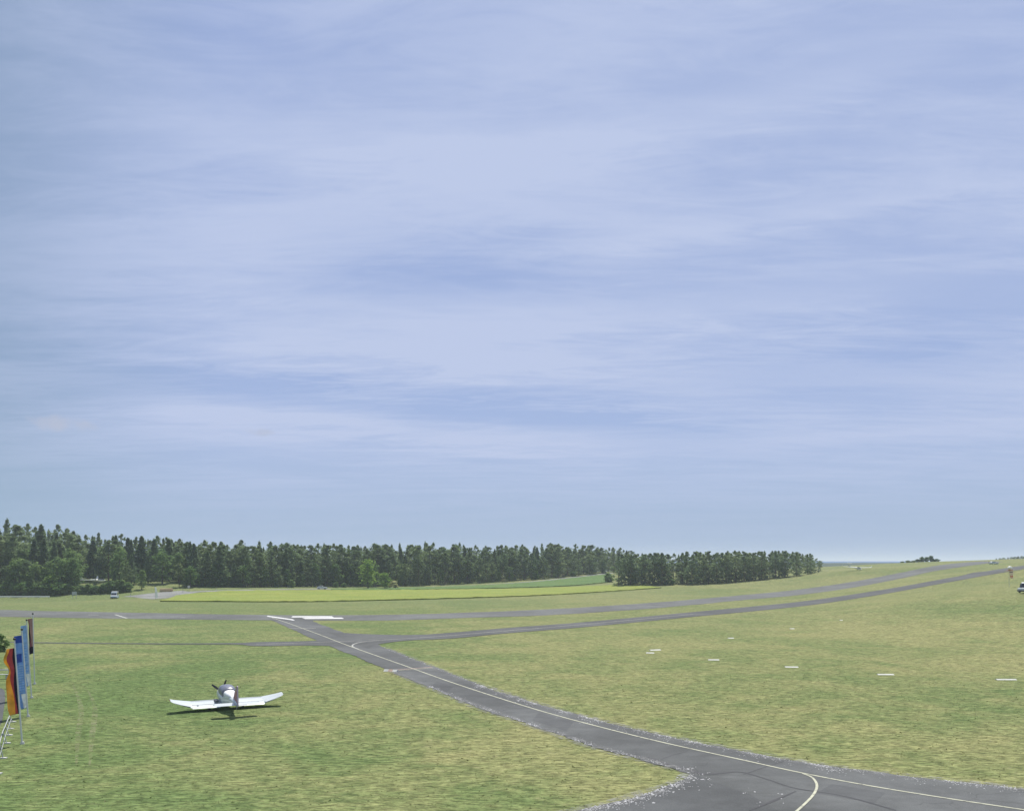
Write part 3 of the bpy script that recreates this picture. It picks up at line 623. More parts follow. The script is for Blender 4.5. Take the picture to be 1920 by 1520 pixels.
def leafy_crown(h, rad, r, start=0.12, dens=1.0, k=26):
    cs, sp = [], []
    for i in range(k):
        t = (i+.5)/k; z = h*(start+(1-start)*t*0.9); prof = (math.sin(math.pi*(0.12+0.86*t)))**0.55
        a = i*2.4+r.normal(0,.5); q = rad*prof*r.uniform(.2,.75); cs.append((math.cos(a)*q,math.sin(a)*q,z)); s = rad*r.uniform(.28,.46); sp.append((s,s,s*.8))
    return leaves(np.array(cs),np.array(sp),int(34*dens),0.34,r,0.5)
def trunk_mb(h, r0, r, limbs=6, start=.45, top=.93):
    mb = MB(); pts = [Vector((0,0,-.4))]; 
    for i in range(1,7): pts.append(Vector((r.normal(0,.05)*i*.6, r.normal(0,.05)*i*.6, h*top*i/6)))
    n = 7; rings = []
    for i, p in enumerate(pts):
        rr = r0*(1-0.86*i/6)*(1.25 if i == 0 else 1); rings.append([p+Vector((math.cos(a)*rr,math.sin(a)*rr,0)) for a in [6.283*j/n for j in range(n)]])
    mb.loft(rings)
    for k in range(limbs):
        t = start+(top-start)*(k+.3)/limbs; p = pts[0].lerp(pts[-1], t); p.x, p.y = 0, 0; a = k*2.4+r.normal(0,.3); l = h*0.11*(1.3-t)
        mb.tube(p, p+Vector((math.cos(a)*l*1.6, math.sin(a)*l*1.6, l*.45)), r0*.28*(1.2-t), r0*.08, 5, False)
    return mb
protos = {}
def make_proto(kind, i):
    r = np.random.default_rng(100+i*17+len(kind)*31); h = 18.0
    if kind == 'spruce': V,Fq = spruce_crown(h, r.uniform(3.3,4.3), r, r.uniform(.03,.12)); m, bk, tr = M['spruce'], M['bark_grey'], trunk_mb(h,.20,r,3,.1)
    elif kind == 'pine': V,Fq = pine_crown(h, r.uniform(3.9,5.0), r, r.uniform(.20,.45)); m, bk, tr = M['pine'], M['bark'], trunk_mb(h,.21,r,9,.30)
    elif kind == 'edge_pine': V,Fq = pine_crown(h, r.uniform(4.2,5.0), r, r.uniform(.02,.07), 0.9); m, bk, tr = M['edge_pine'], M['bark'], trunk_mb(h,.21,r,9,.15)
    elif kind == 'leafy': h = 12.0; V,Fq = leafy_crown(h, r.uniform(3.0,3.8), r); m, bk, tr = M['leaf'], M['bark_grey'], trunk_mb(h,.22,r,6,.2,.8)
    elif kind == 'bright': h = 12.0; V,Fq = leafy_crown(h, r.uniform(3.4,4.0), r); m, bk, tr = M['bright_leaf'], M['bark_grey'], trunk_mb(h,.22,r,6,.2,.8)
    elif kind == 'red': h = 12.0; V,Fq = leafy_crown(h, 3.0, r); m, bk, tr = M['red_leaf'], M['bark_grey'], trunk_mb(h,.22,r,6,.2,.8)
    elif kind == 'round': h = 4.0; V,Fq = leafy_crown(h, 1.7, r, .08, .9, 18); m, bk, tr = M['leaf'], M['bark_grey'], trunk_mb(h,.09,r,5,.05,.75)
    elif kind == 'blossom': h = 4.0; V,Fq = leafy_crown(h, 1.7, r, .05, .6, 16); m, bk, tr = M['blossom'], M['bark_grey'], trunk_mb(h,.10,r,5,.1,.8)
    else: h = 4.0; V,Fq = leafy_crown(h, 2.4, r, .02, 1.0, 18); m, bk, tr = M['leaf'], M['bark_grey'], trunk_mb(h,.09,r,5,.05,.75)
    return V, Fq, m, bk, tr, h
NAMES = dict(round='broadleaf_tree', spruce='spruce_tree', pine='pine_tree', edge_pine='pine_tree', leafy='broadleaf_tree', bright='broadleaf_tree', red='broadleaf_tree', blossom='flowering_shrub', bush='shrub')
CATS = dict(round='tree', spruce='tree', pine='tree', edge_pine='tree', leafy='tree', bright='tree', red='tree', blossom='shrub', bush='shrub')
def plant(kind, variant, loc, height, label, group=None, wide=1.0):
    key = (kind, variant)
    if key not in protos:
        V,Fq,m,bk,tr,h = make_proto(kind, variant); protos[key] = [None,h,V,Fq,m,bk,tr]
    pr = protos[key]; k = height/pr[1]; sc = (k*wide*random.uniform(1.05,1.4),)*2+(k,); rz = random.uniform(0,6.28)
    if pr[0] is None:
        t = thing(NAMES[kind], loc, label, CATS[kind], group, rz); t.scale = sc
        pr[6].build('trunk', pr[5], t); np_mesh('crown', pr[2], pr[3], pr[4], parent=t); pr[0] = t; return t
    t = dup(pr[0], loc, rz, sc, label)
    if group: t['group'] = group
    elif 'group' in t: del t['group']
    return t
ip = lambda x, tab: float(np.interp(x, [a for a,b in tab], [b for a,b in tab]))
BASE = [(-80,1115),(0,1114),(100,1112),(200,1110.5),(270,1106),(330,1100.5),(400,1100.5),(500,1100.5),(600,1100),(700,1100),(800,1097),(900,1092.5),(1000,1086.5),(1100,1077.5),(1160,1071)]
TOP = [(-80,974),(0,979),(60,983),(110,992),(200,1003),(300,1011),(400,1017),(500,1022),(600,1021),(700,1022),(800,1022),(900,1024),(1000,1024),(1060,1022),(1120,1024),(1160,1028),(1200,1036)]
mass = []          # deeper trees, merged into one mass
zones = [(-999,330,'dark conifer on the wooded slope at the left end of the forest','conifers on the left wooded slope'),
         (330,700,'dark conifer in the long forest behind the road, left of the bright green tree','conifers of the middle forest'),
         (700,1200,'dark conifer in the forest right of the bright green tree, beyond the green field','conifers of the right forest part')]
def zone(x):
    for a,b,l,g in zones:
        if a <= x < b: return l,g
for row in range(7):
    x = -60.0+random.uniform(0,15)
    while x < 1185:
        p = px(x, ip(x,BASE)); left = x < 340; gap = 14.0 if left else 7.5
        Y = p.y+2+row*gap+random.uniform(-2.0,2.5)
        rows = 5 if left else 4
        q = at(x, Y); top = CAMH+(HOR-ip(x,TOP))*Y/F
        hgt = max(10.5, min(23, top-q.z))
        hgt *= random.choice((random.uniform(.72,.9), random.uniform(.9,1.0), random.uniform(.97,1.06)) if row else (random.uniform(.5,.75), random.uniform(.75,.98)))
        if left and row == 0: hgt *= .62
        elif left and row == 1: hgt *= .8
        if row >= rows: mass.append((q,hgt*random.uniform(.96,1.06),x))
        else:
            if left: kind = random.choice(('leafy','spruce','pine','leafy')) if row == 0 else random.choice(('spruce','pine','spruce','leafy'))
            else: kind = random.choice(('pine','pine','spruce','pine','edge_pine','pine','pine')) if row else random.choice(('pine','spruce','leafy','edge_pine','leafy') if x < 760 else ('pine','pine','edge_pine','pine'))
            l, g = zone(x)
            if not (150 < x < 212 and row <= 1) and not (275 < x < 330 and row == 0):
                if kind == 'leafy':
                    l, g = (('mid green broadleaf tree among the conifers on the left slope','broadleaf trees on the left slope') if left else ('small green broadleaf tree at the foot of the middle forest','broadleaf trees along the middle forest edge'))
                    hgt = min(hgt, 14 if left else 11)
                    plant('leafy', random.randrange(4), q, hgt, l, g)
                else: plant(kind, random.randrange(5), q, hgt, l, g)
        x += random.uniform(.75,1.3)*(24 if row < rows else 13)
for x in np.arange(345,1140,13.5):       # young growth along the forest foot
    xx = float(x)+random.uniform(-5,5); p = px(xx, ip(xx,BASE)); q = at(xx, p.y+random.uniform(-.5,2.5))
    if 655 < xx < 745: continue
    if random.random() < .45: plant('leafy', random.randrange(4), q, random.uniform(4.5,9), 'small broadleaf tree at the forest foot behind the pale road', 'broadleaf growth at the forest foot')
    else: plant('edge_pine', random.randrange(5), q, random.uniform(5,11), 'young bushy pine at the forest foot behind the pale road', 'young pines at the forest foot')
# separate pine wood on the rising ground
WB = [(1150,1099),(1300,1096),(1350,1093.5),(1400,1089.5),(1450,1085),(1500,1079),(1545,1071)]
WT = [(1140,1034),(1180,1039),(1220,1037),(1300,1034),(1400,1033),(1480,1033),(1515,1036),(1530,1043),(1545,1060)]
for row in range(5):
    x = 1160+row*6
    while x < 1538:
        p = px(x, ip(x,WB)); Y = p.y+1+row*5.5+random.uniform(-1.5,1.5); q = at(x,Y)
        hgt = max(6, CAMH+(HOR-ip(x,WT))*Y/F-q.z)*random.uniform(.90,1.03)
        if not (1255 < x < 1285 and row < 2):
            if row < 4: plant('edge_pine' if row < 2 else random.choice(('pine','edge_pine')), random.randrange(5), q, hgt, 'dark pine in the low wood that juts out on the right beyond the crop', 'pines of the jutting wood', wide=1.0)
            else: mass.append((q,hgt,x))
        x += random.uniform(.75,1.3)*(20 if row < 4 else 16)
# merged background mass of the forest
Vs, Fs, n0 = [], [], 0
rm = np.random.default_rng(11)
mprot = [spruce_crown(18,4.6,np.random.default_rng(900+i),.02,.7) if i % 3 == 0 else pine_crown(18,5.2,np.random.default_rng(900+i),.05,.8) for i in range(6)]
for q,hgt,x in mass:
    V,Fq = mprot[rm.integers(0,6)]; k = hgt/18; a = rm.uniform(0,6.28); c,s = math.cos(a),math.sin(a)
    Vs.append(np.stack([(V[:,0]*c-V[:,1]*s)*k*.85+q.x,(V[:,0]*s+V[:,1]*c)*k*.85+q.y,V[:,2]*k+q.z],1)); Fs.append(Fq+n0); n0 += len(V)
fm = np_mesh('forest', np.concatenate(Vs), np.concatenate(Fs), M['pine']); fm['kind'] = 'stuff'; fm['label'] = 'dense dark depth of the forest behind the front trees'

plant('bright', 0, at(690,396), 13.5, 'bright green rounded tree standing out in front of the middle forest', wide=1.15)
plant('bright', 1, at(722,392), 7.5, 'smaller bright green tree on the right flank of the big bright tree', wide=1.2)
plant('leafy', 1, at(135,327), 13.0, 'round green tree behind the white board sign', wide=1.0)
plant('leafy', 2, at(35,328), 13.0, 'broad green tree behind the long white barrier', wide=1.1)
plant('bright', 2, at(98,324), 7.5, 'light green bushy tree left of the white board sign', wide=1.1)
plant('red', 0, at(217,400), 15.0, 'copper red tree crown glowing among the left slope conifers', wide=.8)
plant('blossom', 0, at(393,384), 4.2, 'pale yellow flowering shrub in front of the dark forest')
plant('blossom', 1, at(738,398), 3.6, 'small pale shrub beside the bright green tree', wide=1.3)
for i,(x,Y,hh) in enumerate(((-25,323,5),(-8,322,4.4),(10,322,5.2),(28,323,4.4),(46,322,5.0),(62,323,4.2),(78,322,4.8),(92,322,4),(112,322,4.4),(126,323,3.6),(152,323,3.2),(166,323,3.4),(180,322,3.0),(194,323,3.4),(207,324,4.2),(224,325,4.4),(236,326,3.6))):
    plant('bush', i%4, at(x,Y), hh, 'low green bush in the hedge along the far left grass edge', 'bushes of the left hedge', wide=1.1)
for i,(x,y,hh) in enumerate(((860,1092,2.4),(905,1090,2.6),(1005,1086,2.6),(1040,1083.5,2.2),(1075,1080.5,3.0),(545,1101,3.2),(630,1101,2.4),(645,1101,2))):
    plant('bush', i%4, px(x,y), hh, 'low bush at the forest foot along the pale road', 'bushes along the forest foot')
plant('bush', 1, px(1141,1091), 4.5, 'bush at the left tip of the jutting pine wood')
plant('bush', 2, px(1258,1096.5), 3.0, 'small bush under the gap in the jutting pine wood')
plant('edge_pine', 2, px(1245,1095.5), 9.0, 'young lighter pine at the gap of the jutting wood')
plant('bush', 2, px(-3,1222), 2.3, 'dark green bush cut by the left frame edge behind the flags', wide=.75)
# bushes and trees on the skyline
for i,(x,Y,hh,wd,kd) in enumerate(((1692,566,1.0,2.2,'bush'),(1703,568,1.3,2.4,'bush'),(1713,566,1.2,2.4,'bush'),(1721,568,1.9,1.8,'bush'),(1755,567,1.7,2.4,'bush'))):
    plant(kd, i%4, at(x,Y), hh, 'low dark bush on the skyline left part of the hilltop clump' if i < 4 else 'low dark bush at the right end of the hilltop clump', 'hilltop bushes' if i < 4 else None, wide=wd)
for x,hh,l in ((1728,3.3,'left round tree of the hilltop clump'),(1737.5,3.1,'middle round tree of the hilltop clump'),(1746,3.9,'right and tallest tree of the hilltop clump')):
    plant('round', random.randrange(3), at(x,567), hh, l, wide=1.05)
for i,x in enumerate((1868,1875,1882,1890,1897,1903,1909,1916,1924)):
    plant('leafy' if i % 3 else 'spruce', i%4, at(x,585), 1.3+0.20*i, 'small dark tree of the row on the right skyline', 'trees on the right skyline', wide=2.3)

# distant ridge beyond the crest
mb = MB(); xs = np.linspace(-6000,9000,220); r = np.random.default_rng(2)
prof = 10.9+.5*np.sin(xs/300)+.25*np.sin(xs/70+1)+r.normal(0,.15,len(xs))
rings = [[(x,1060,-14),(x,1100,p*.8),(x,1150,p),(x,1500,p*.8),(x,1900,-14)] for x,p in zip(xs,prof)]
mb.loft(rings); structure(mb.build('hills', M['hill'], smooth=True, angle=80), 'low blue green wooded ridge on the horizon')

# ------------------------------------------------------------------ parked low-wing aircraft
def super_ring(y, hw, zb, zt, n=20, p=2.4, x0=0.0):
    o = []; cz = (zb+zt)/2; hh = (zt-zb)/2
    for i in range(n):
        a = 2*math.pi*i/n; c,s = math.cos(a),math.sin(a)
        o.append(Vector((x0+math.copysign(abs(c)**(2/p),c)*hw, y, cz+math.copysign(abs(s)**(2/p),s)*hh)))
    return o
def airfoil(x, yle, chord, z, th, twist=0.0, n=9):
    """closed ring in the y-z plane at spanwise x"""
    top, bot = [], []
    for i in range(n+1):
        t = (1-math.cos(math.pi*i/n))/2; h = th*chord*(2.97*math.sqrt(t)-1.26*t-3.516*t*t+2.843*t**3-1.036*t**4)
        h = max(h, 0.012*chord*0.5); dz = -t*chord*math.sin(twist)
        top.append(Vector((x,yle-t*chord,z+h*1.15+dz))); bot.append(Vector((x,yle-t*chord,z-h*.62+dz)))
    return top+bot[-2:0:-1]
c0 = px(424,1326)
ac = thing('light_aircraft', c0, 'white low-wing aircraft with cranked wings parked tail towards us on the grass', 'airplane', rz=R(27))
XF = Matrix.Translation((0,0.30,0.64)) @ Matrix.Rotation(R(2.5),4,'X')
def A(): m = MB(); m.xf = XF; return m
st = [(.62,.54,-.20,.76),(-.3,.57,-.20,.62),(-1.6,.55,-.16,.60),(-1.75,.50,-.14,.80),(-2.3,.40,-.04,.80),(-3.2,.28,.14,.74),(-4.4,.17,.32,.66),(-5.1,.06,.42,.60)]
m = A(); m.loft([super_ring(*q) for q in st]); fus = m.build('fuselage', M['gloss_white'], ac, True)
m = A(); m.loft([super_ring(1.62,.16,.12,.46),super_ring(1.56,.34,.0,.58),super_ring(1.40,.44,-.10,.66),super_ring(1.0,.52,-.18,.73),super_ring(.63,.545,-.205,.765)]); cow = m.build('engine_cowling', M['gloss_white'], ac, True)
m = A(); m.box((0,1.625,.1),(.42,.03,.10)); m.build('air_intake', M['dark'], cow)
m = A(); m.tube((.22,.9,-.18),(.22,.55,-.34),.035); m.build('exhaust_pipe', M['silver'], cow)
m = A(); m.loft([super_ring(.58,.42,.50,.76),super_ring(.30,.51,.34,1.00),super_ring(-.1,.575,.30,1.18),super_ring(-.7,.585,.30,1.26),super_ring(-1.25,.57,.30,1.23),super_ring(-1.60,.55,.30,1.17),super_ring(-1.72,.50,.40,1.10)]); can = m.build('canopy', M['glass'], ac, True)
m = A()
for y,hw,zt in ((.30,.517,1.01),(-.7,.593,1.272),(-1.55,.56,1.185)):
    ra = super_ring(y+.03,hw,.30,zt); rb = super_ring(y-.03,hw,.30,zt); m.loft([ra,rb],False,False)
m.build('canopy_frame', M['grey'], can, True)
m = A(); m.loft([super_ring(-1.72,.43,.5,.98),super_ring(-1.84,.46,.45,1.02),super_ring(-2.2,.46,.45,1.02),super_ring(-2.65,.42,.45,.98),super_ring(-2.95,.33,.5,.90),super_ring(-3.1,.22,.55,.82),super_ring(-3.4,.14,.5,.74)]); m.build('canopy_cover', M['canvas'], ac, True)
HS, CR = 4.20, 2.72
def wing_rings(side):
    return [airfoil(side*x,yl,ch,z,th,tw) for x,yl,ch,z,th,tw in ((.45,0,1.60,-.06,.088,.12),(1.6,0,1.60,-.06,.088,.12),(CR-.06,0,1.60,-.06,.086,.12),(CR,-.01,1.59,-.055,.086,.12),(3.3,-.18,1.40,.07,.084,.09),(3.85,-.36,1.16,.20,.080,.05),(4.12,-.50,.96,.30,.075,.03),(HS,-.58,.80,.35,.06,.02))]
for side in (-1,1):
    m = A(); m.loft(wing_rings(side)); w = m.build('wing', M['gloss_white'], ac, True, angle=30)
    m = A(); m.loft([airfoil(side*x,-1.27,.46,-.185,.075,.22) for x in (.65,2.0,CR-.05)]); m.build('flap', M['gloss_white'], w, True)
    m = A(); zc = [(CR+.05,-1.27,.36,-.13),(3.5,-1.22,.31,.055),(4.05,-1.16,.27,.245)]
    m.loft([airfoil(side*x,y,c,z,.13,0) for x,y,c,z in zc]); m.build('aileron', M['gloss_white'], w, True)
    m = A(); m.box((side*(HS+.01),-.95,.34),(.05,.16,.05)); m.build('navigation_light', M['redlens'] if side < 0 else M['lens'], w)
    m = A(); m.box((side*2.25,-1.22,-.13),(.12,.20,.03)); m.build('hinge_fairing', M['grey'], w)
    for y_, n_ in ((-1.16,'flap_line'),(-.42,'spar_line')):
        t_ = -y_/1.6; zz = -.06+.088*1.6*1.15*(2.97*math.sqrt(t_)-1.26*t_-3.516*t_**2+2.843*t_**3-1.036*t_**4)-t_*1.6*math.sin(.12)
        m = A(); m.box((side*1.64,y_,zz+.006),(2.05,.028,.012)); m.build(n_, M['grey'], w)
    # main gear
    m = A(); m.tube((side*1.27,-.35,-.1),(side*1.27,-.35,-.45),.06,.05); g = m.build('gear_leg', M['gloss_white'], ac, True)
    m = A(); m.tube((side*1.27-.07,-.35,-.48),(side*1.27+.07,-.35,-.48),.16,n=18); m.build('wheel', M['black'], g, True)
    m = A(); m.sphere((side*1.27,-.42,-.43),1,12,8,(.12,.40,.15)); m.build('wheel_fairing', M['gloss_white'], g, True)
m = A(); m.tube((0,1.15,-.15),(0,1.30,-.52),.045,.04); g = m.build('nose_leg', M['grey'], ac, True)
m = A(); m.tube((-.06,1.30,-.56),(.06,1.30,-.56),.15,n=18); m.build('wheel', M['black'], g, True)
m = A(); m.sphere((0,1.24,-.50),1,12,8,(.11,.38,.14)); m.build('wheel_fairing', M['gloss_white'], g, True)
m = A(); m.box((-.8,-.75,.11),(.30,.9,.012)); m.build('walkway', M['dark'], ac)
# tail
m = A(); m.loft([airfoil(x,-4.42-(.10 if abs(x)>1.5 else 0),.82-(.14 if abs(x)>1.5 else 0),.50,.06,.05) for x in (-1.62,-1.5,0,1.5,1.62)]); tp = m.build('tailplane', M['gloss_white'], ac, True)
m = A(); m.box((.25,-5.25,.47),(.8,.10,.02)); m.build('trim_tab', M['grey'], tp)
m = A(); m.prism([(-3.6,.72),(-4.55,1.72),(-4.92,1.84),(-4.98,.58),(-4.4,.60)],'X',-.045,.045); fin = m.build('fin', M['red'], ac, bevel=.02)
m = A(); m.prism([(-4.50,1.68),(-4.92,1.85),(-4.93,1.45),(-4.30,1.43)],'X',-.05,.05); m.build('fin_tip', M['cream'], fin, bevel=.015)
m = A(); m.prism([(-4.94,1.85),(-5.12,1.82),(-5.36,.95),(-5.34,.40),(-5.0,.38)],'X',-.035,.035); m.build('rudder', M['rudder'], fin, bevel=.02)
m = A(); m.sphere((0,-5.05,.40),1,12,8,(.10,.28,.12)); m.build('tail_cone', M['gloss_white'], ac, True)
m = A(); m.tube((0,-4.5,.36),(0,-4.85,.08),.03,.02); m.build('tail_skid', M['grey'], ac)
# propeller
m = A(); m.loft([super_ring(1.63,.16,.13,.45,p=2),super_ring(1.75,.13,.16,.42,p=2),super_ring(1.88,.06,.23,.35,p=2),super_ring(1.93,.01,.28,.30,p=2)]); m.build('spinner', M['grey'], ac, True)
for ang in (52,-20,172):
    m = A(); a = R(ang); up = Vector((-math.sin(a),0,math.cos(a))); sd_ = Vector((math.cos(a),0,math.sin(a))); rings = []
    for t,c,tw_ in ((.10,.05,60),(.25,.085,45),(.5,.10,30),(.75,.09,24),(.98,.06,20)):
        ctr = Vector((0,1.72,.29))+up*t*1.0; ch = sd_*math.cos(R(tw_))+Vector((0,1,0))*math.sin(R(tw_)); nm = Vector((0,1,0))*math.cos(R(tw_))-sd_*math.sin(R(tw_))
        rings.append([ctr+ch*c*math.cos(q)+nm*.014*math.sin(q) for q in [6.283*i/10 for i in range(10)]])
    m.loft(rings); m.build('propeller_blade', M['dark'], ac, True)
m = A(); m.tube((.18,-2.6,.78),(.18,-2.75,1.15),.008); m.build('antenna', M['dark'], ac)

# ------------------------------------------------------------------ flagpoles and flags
POLES = [((42,1394),(27,1199),'nearest'),((53,1343),(41,1181),'second nearest'),((59.5,1308),(50,1163),'third'),((65,1282),(61.5,1151),'farthest')]
PP = []
for i,(ft,tp_,word) in enumerate(POLES):
    f = px(*ft); t = pxd(tp_[0],tp_[1],f.y)
    o = thing('flagpole', f, {0:'pale metal flagpole carrying the black red gold flag, nearest of the row',1:'pale metal flagpole carrying the large blue lettered banner with white foot',2:'pale metal flagpole carrying the narrower pale blue banner',3:'pale metal flagpole carrying the mauve banner, farthest of the row'}[i], 'flagpole', 'flagpoles in a row at the left')
    d = t-f; mb = MB(); mb.tube((0,0,-.2),d,.055,.04,12); mb.build('shaft', M['polewhite'], o, True)
    mb = MB(); mb.sphere(d+Vector((0,0,.05)),.085,12,8); mb.build('finial', M['dark'], o, True)
    mb = MB(); mb.tube((0,0,0),(0,0,.14),.13,.10,14); mb.build('base_collar', M['white'], o, True)
    if i: 
        mb = MB(); mb.tube(d*.955+Vector((.0,-.02,0)),d*.955+Vector((-.42,.35,.02)),.018,.018,8); mb.build('banner_arm', M['galv'], o, True)
    PP.append((f,d))
def cloth(name, pole, v0, v1, lateral, deep, wave, matf, mats, label, cat, nu=26, nv=60, flap=None):
    f,d = PP[pole]; V = np.zeros(((nu+1)*(nv+1),3)); 
    for j in range(nv+1):
        v = j/nv; base = f+d*(v0+(v1-v0)*v)
        for i in range(nu+1):
            u = i/nu; lx = lateral(v)*u; dp = deep*u
            w = wave*math.sin(u*7+v*5)*u+wave*.5*math.sin(u*13-v*9+1)*u
            p = base+Vector((-.05,0,0))+Vector((-lx+w*.5, dp*.9+w, -0.12*u*u*(1 if flap is None else flap(v))))
            V[j*(nu+1)+i] = p
    I = np.arange((nu+1)*(nv+1)).reshape(nv+1,nu+1); Q = np.stack([I[:-1,:-1].ravel(),I[:-1,1:].ravel(),I[1:,1:].ravel(),I[1:,:-1].ravel()],1)
    mi = np.array([matf((i+.5)/nu,(j+.5)/nv) for j in range(nv) for i in range(nu)])
    o = np_mesh(name, V-np.array(f), Q, mats, mi, smooth=True); o.location = f
    s = o.modifiers.new('thickness','SOLIDIFY'); s.thickness = .012
    return tag(o, label, cat)
cloth('flag',0,.92,.29, lambda v: (.46+.24*math.sin(v*3.1)+.30*math.exp(-((v-.16)/.10)**2)-.20*math.exp(-((v-.33)/.10)**2)), .05, .13, lambda u,v: 0 if u<.24 else (1 if u<.58 else 2), [M['f_black'],M['f_red'],M['f_gold']], 'black red and gold flag hanging from the nearest pole','flag')
def blue(u,v):
    if v > .80: return 3 if u < .70 else 0
    if v < .10 or (.25 < v < .36 and u > .2): return 1
    if .40 < v < .78 and .12 < u < .88 and int(v*60) % 2 == 0: return 2
    return 0
cloth('banner',1,.94,.10, lambda v: .64*(1-.45*max(0,v-.78)/.22), .05, .08, blue, [M['f_blue'],M['f_dblue'],M['f_lblue'],M['f_white']], 'tall blue banner with dark emblem, pale lettering rows and white foot','banner')
def blue2(u,v):
    if v > .80: return 2 if u < .7 else 0
    if v < .30: return 0
    return 1 if int(v*64) % 3 == 0 and u > .15 else 0
cloth('banner',2,.94,.16, lambda v: .56*(1-.5*max(0,v-.78)/.22), .05, .07, blue2, [M['f_lblue'],M['f_blue'],M['f_white']], 'paler blue banner with faint lettering behind the large blue banner','banner')
cloth('banner',3,.94,.44, lambda v: .46*(1-.35*v), .05, .08, lambda u,v: 1 if v > .80 or u > .82 else (0 if u < .6 else 2), [M['f_mauve'],M['f_black'],M['red']], 'narrow mauve banner with dark lower edge on the farthest pole','banner')

# railing beside the poles
rb = px(4,1430); 
feet = [px(-4,1450),px(6,1421),px(13,1393),px(17,1378),px(20,1366),px(24,1353)]
tops = [(-8,1412),(-1,1392),(5,1371),(10,1360),(14,1350),(18,1341)]
rl = thing('railing', feet[0], 'grey tube railing with base plates below the flags at the left edge', 'railing')
tp3 = []
for f,tpx in zip(feet,tops):
    t = pxd(tpx[0],tpx[1],f.y); tp3.append(t-feet[0]); mb = MB(); mb.tube(f-feet[0],t-feet[0],.03,.03,8); po = mb.build('post', M['galv'], rl, True)
    mb = MB(); mb.box(f-feet[0]+Vector((0.04,0,.03)),(.34,.2,.06)); mb.build('base_plate', M['white'], po)
mb = MB()
for a,b in zip(tp3,tp3[1:]): mb.tube(a,b,.035,.035,8)
mb.build('top_rail', M['galv'], rl, True)
mb = MB()
for (a,f0),(b,f1) in zip(zip(tp3,feet),zip(tp3[1:],feet[1:])): mb.tube(a.lerp(f0-feet[0],.5),b.lerp(f1-feet[0],.5),.022,.022,8)
mb.build('middle_rail', M['galv'], rl, True)
# white slatted bench at the left edge
bp = px(4,1272); bn = thing('bench', bp, 'white slatted bench at the left edge behind the flags', 'bench')
for nm_,z,dy_,hh in (('seat',.45,-.15,.05),('backrest',.86,.16,.14)):
    mb = MB(); mb.box((-.1,dy_,z),(1.75,.36 if nm_ == 'seat' else .05,hh)); mb.build(nm_, M['white'], bn, bevel=.01)
for sx_ in (-.75,.55):
    mb = MB(); mb.box((sx_,-.15,.21),(.07,.40,.42)); mb.box((sx_,.19,.45),(.06,.06,.9)); mb.build('leg', M['galv'], bn)

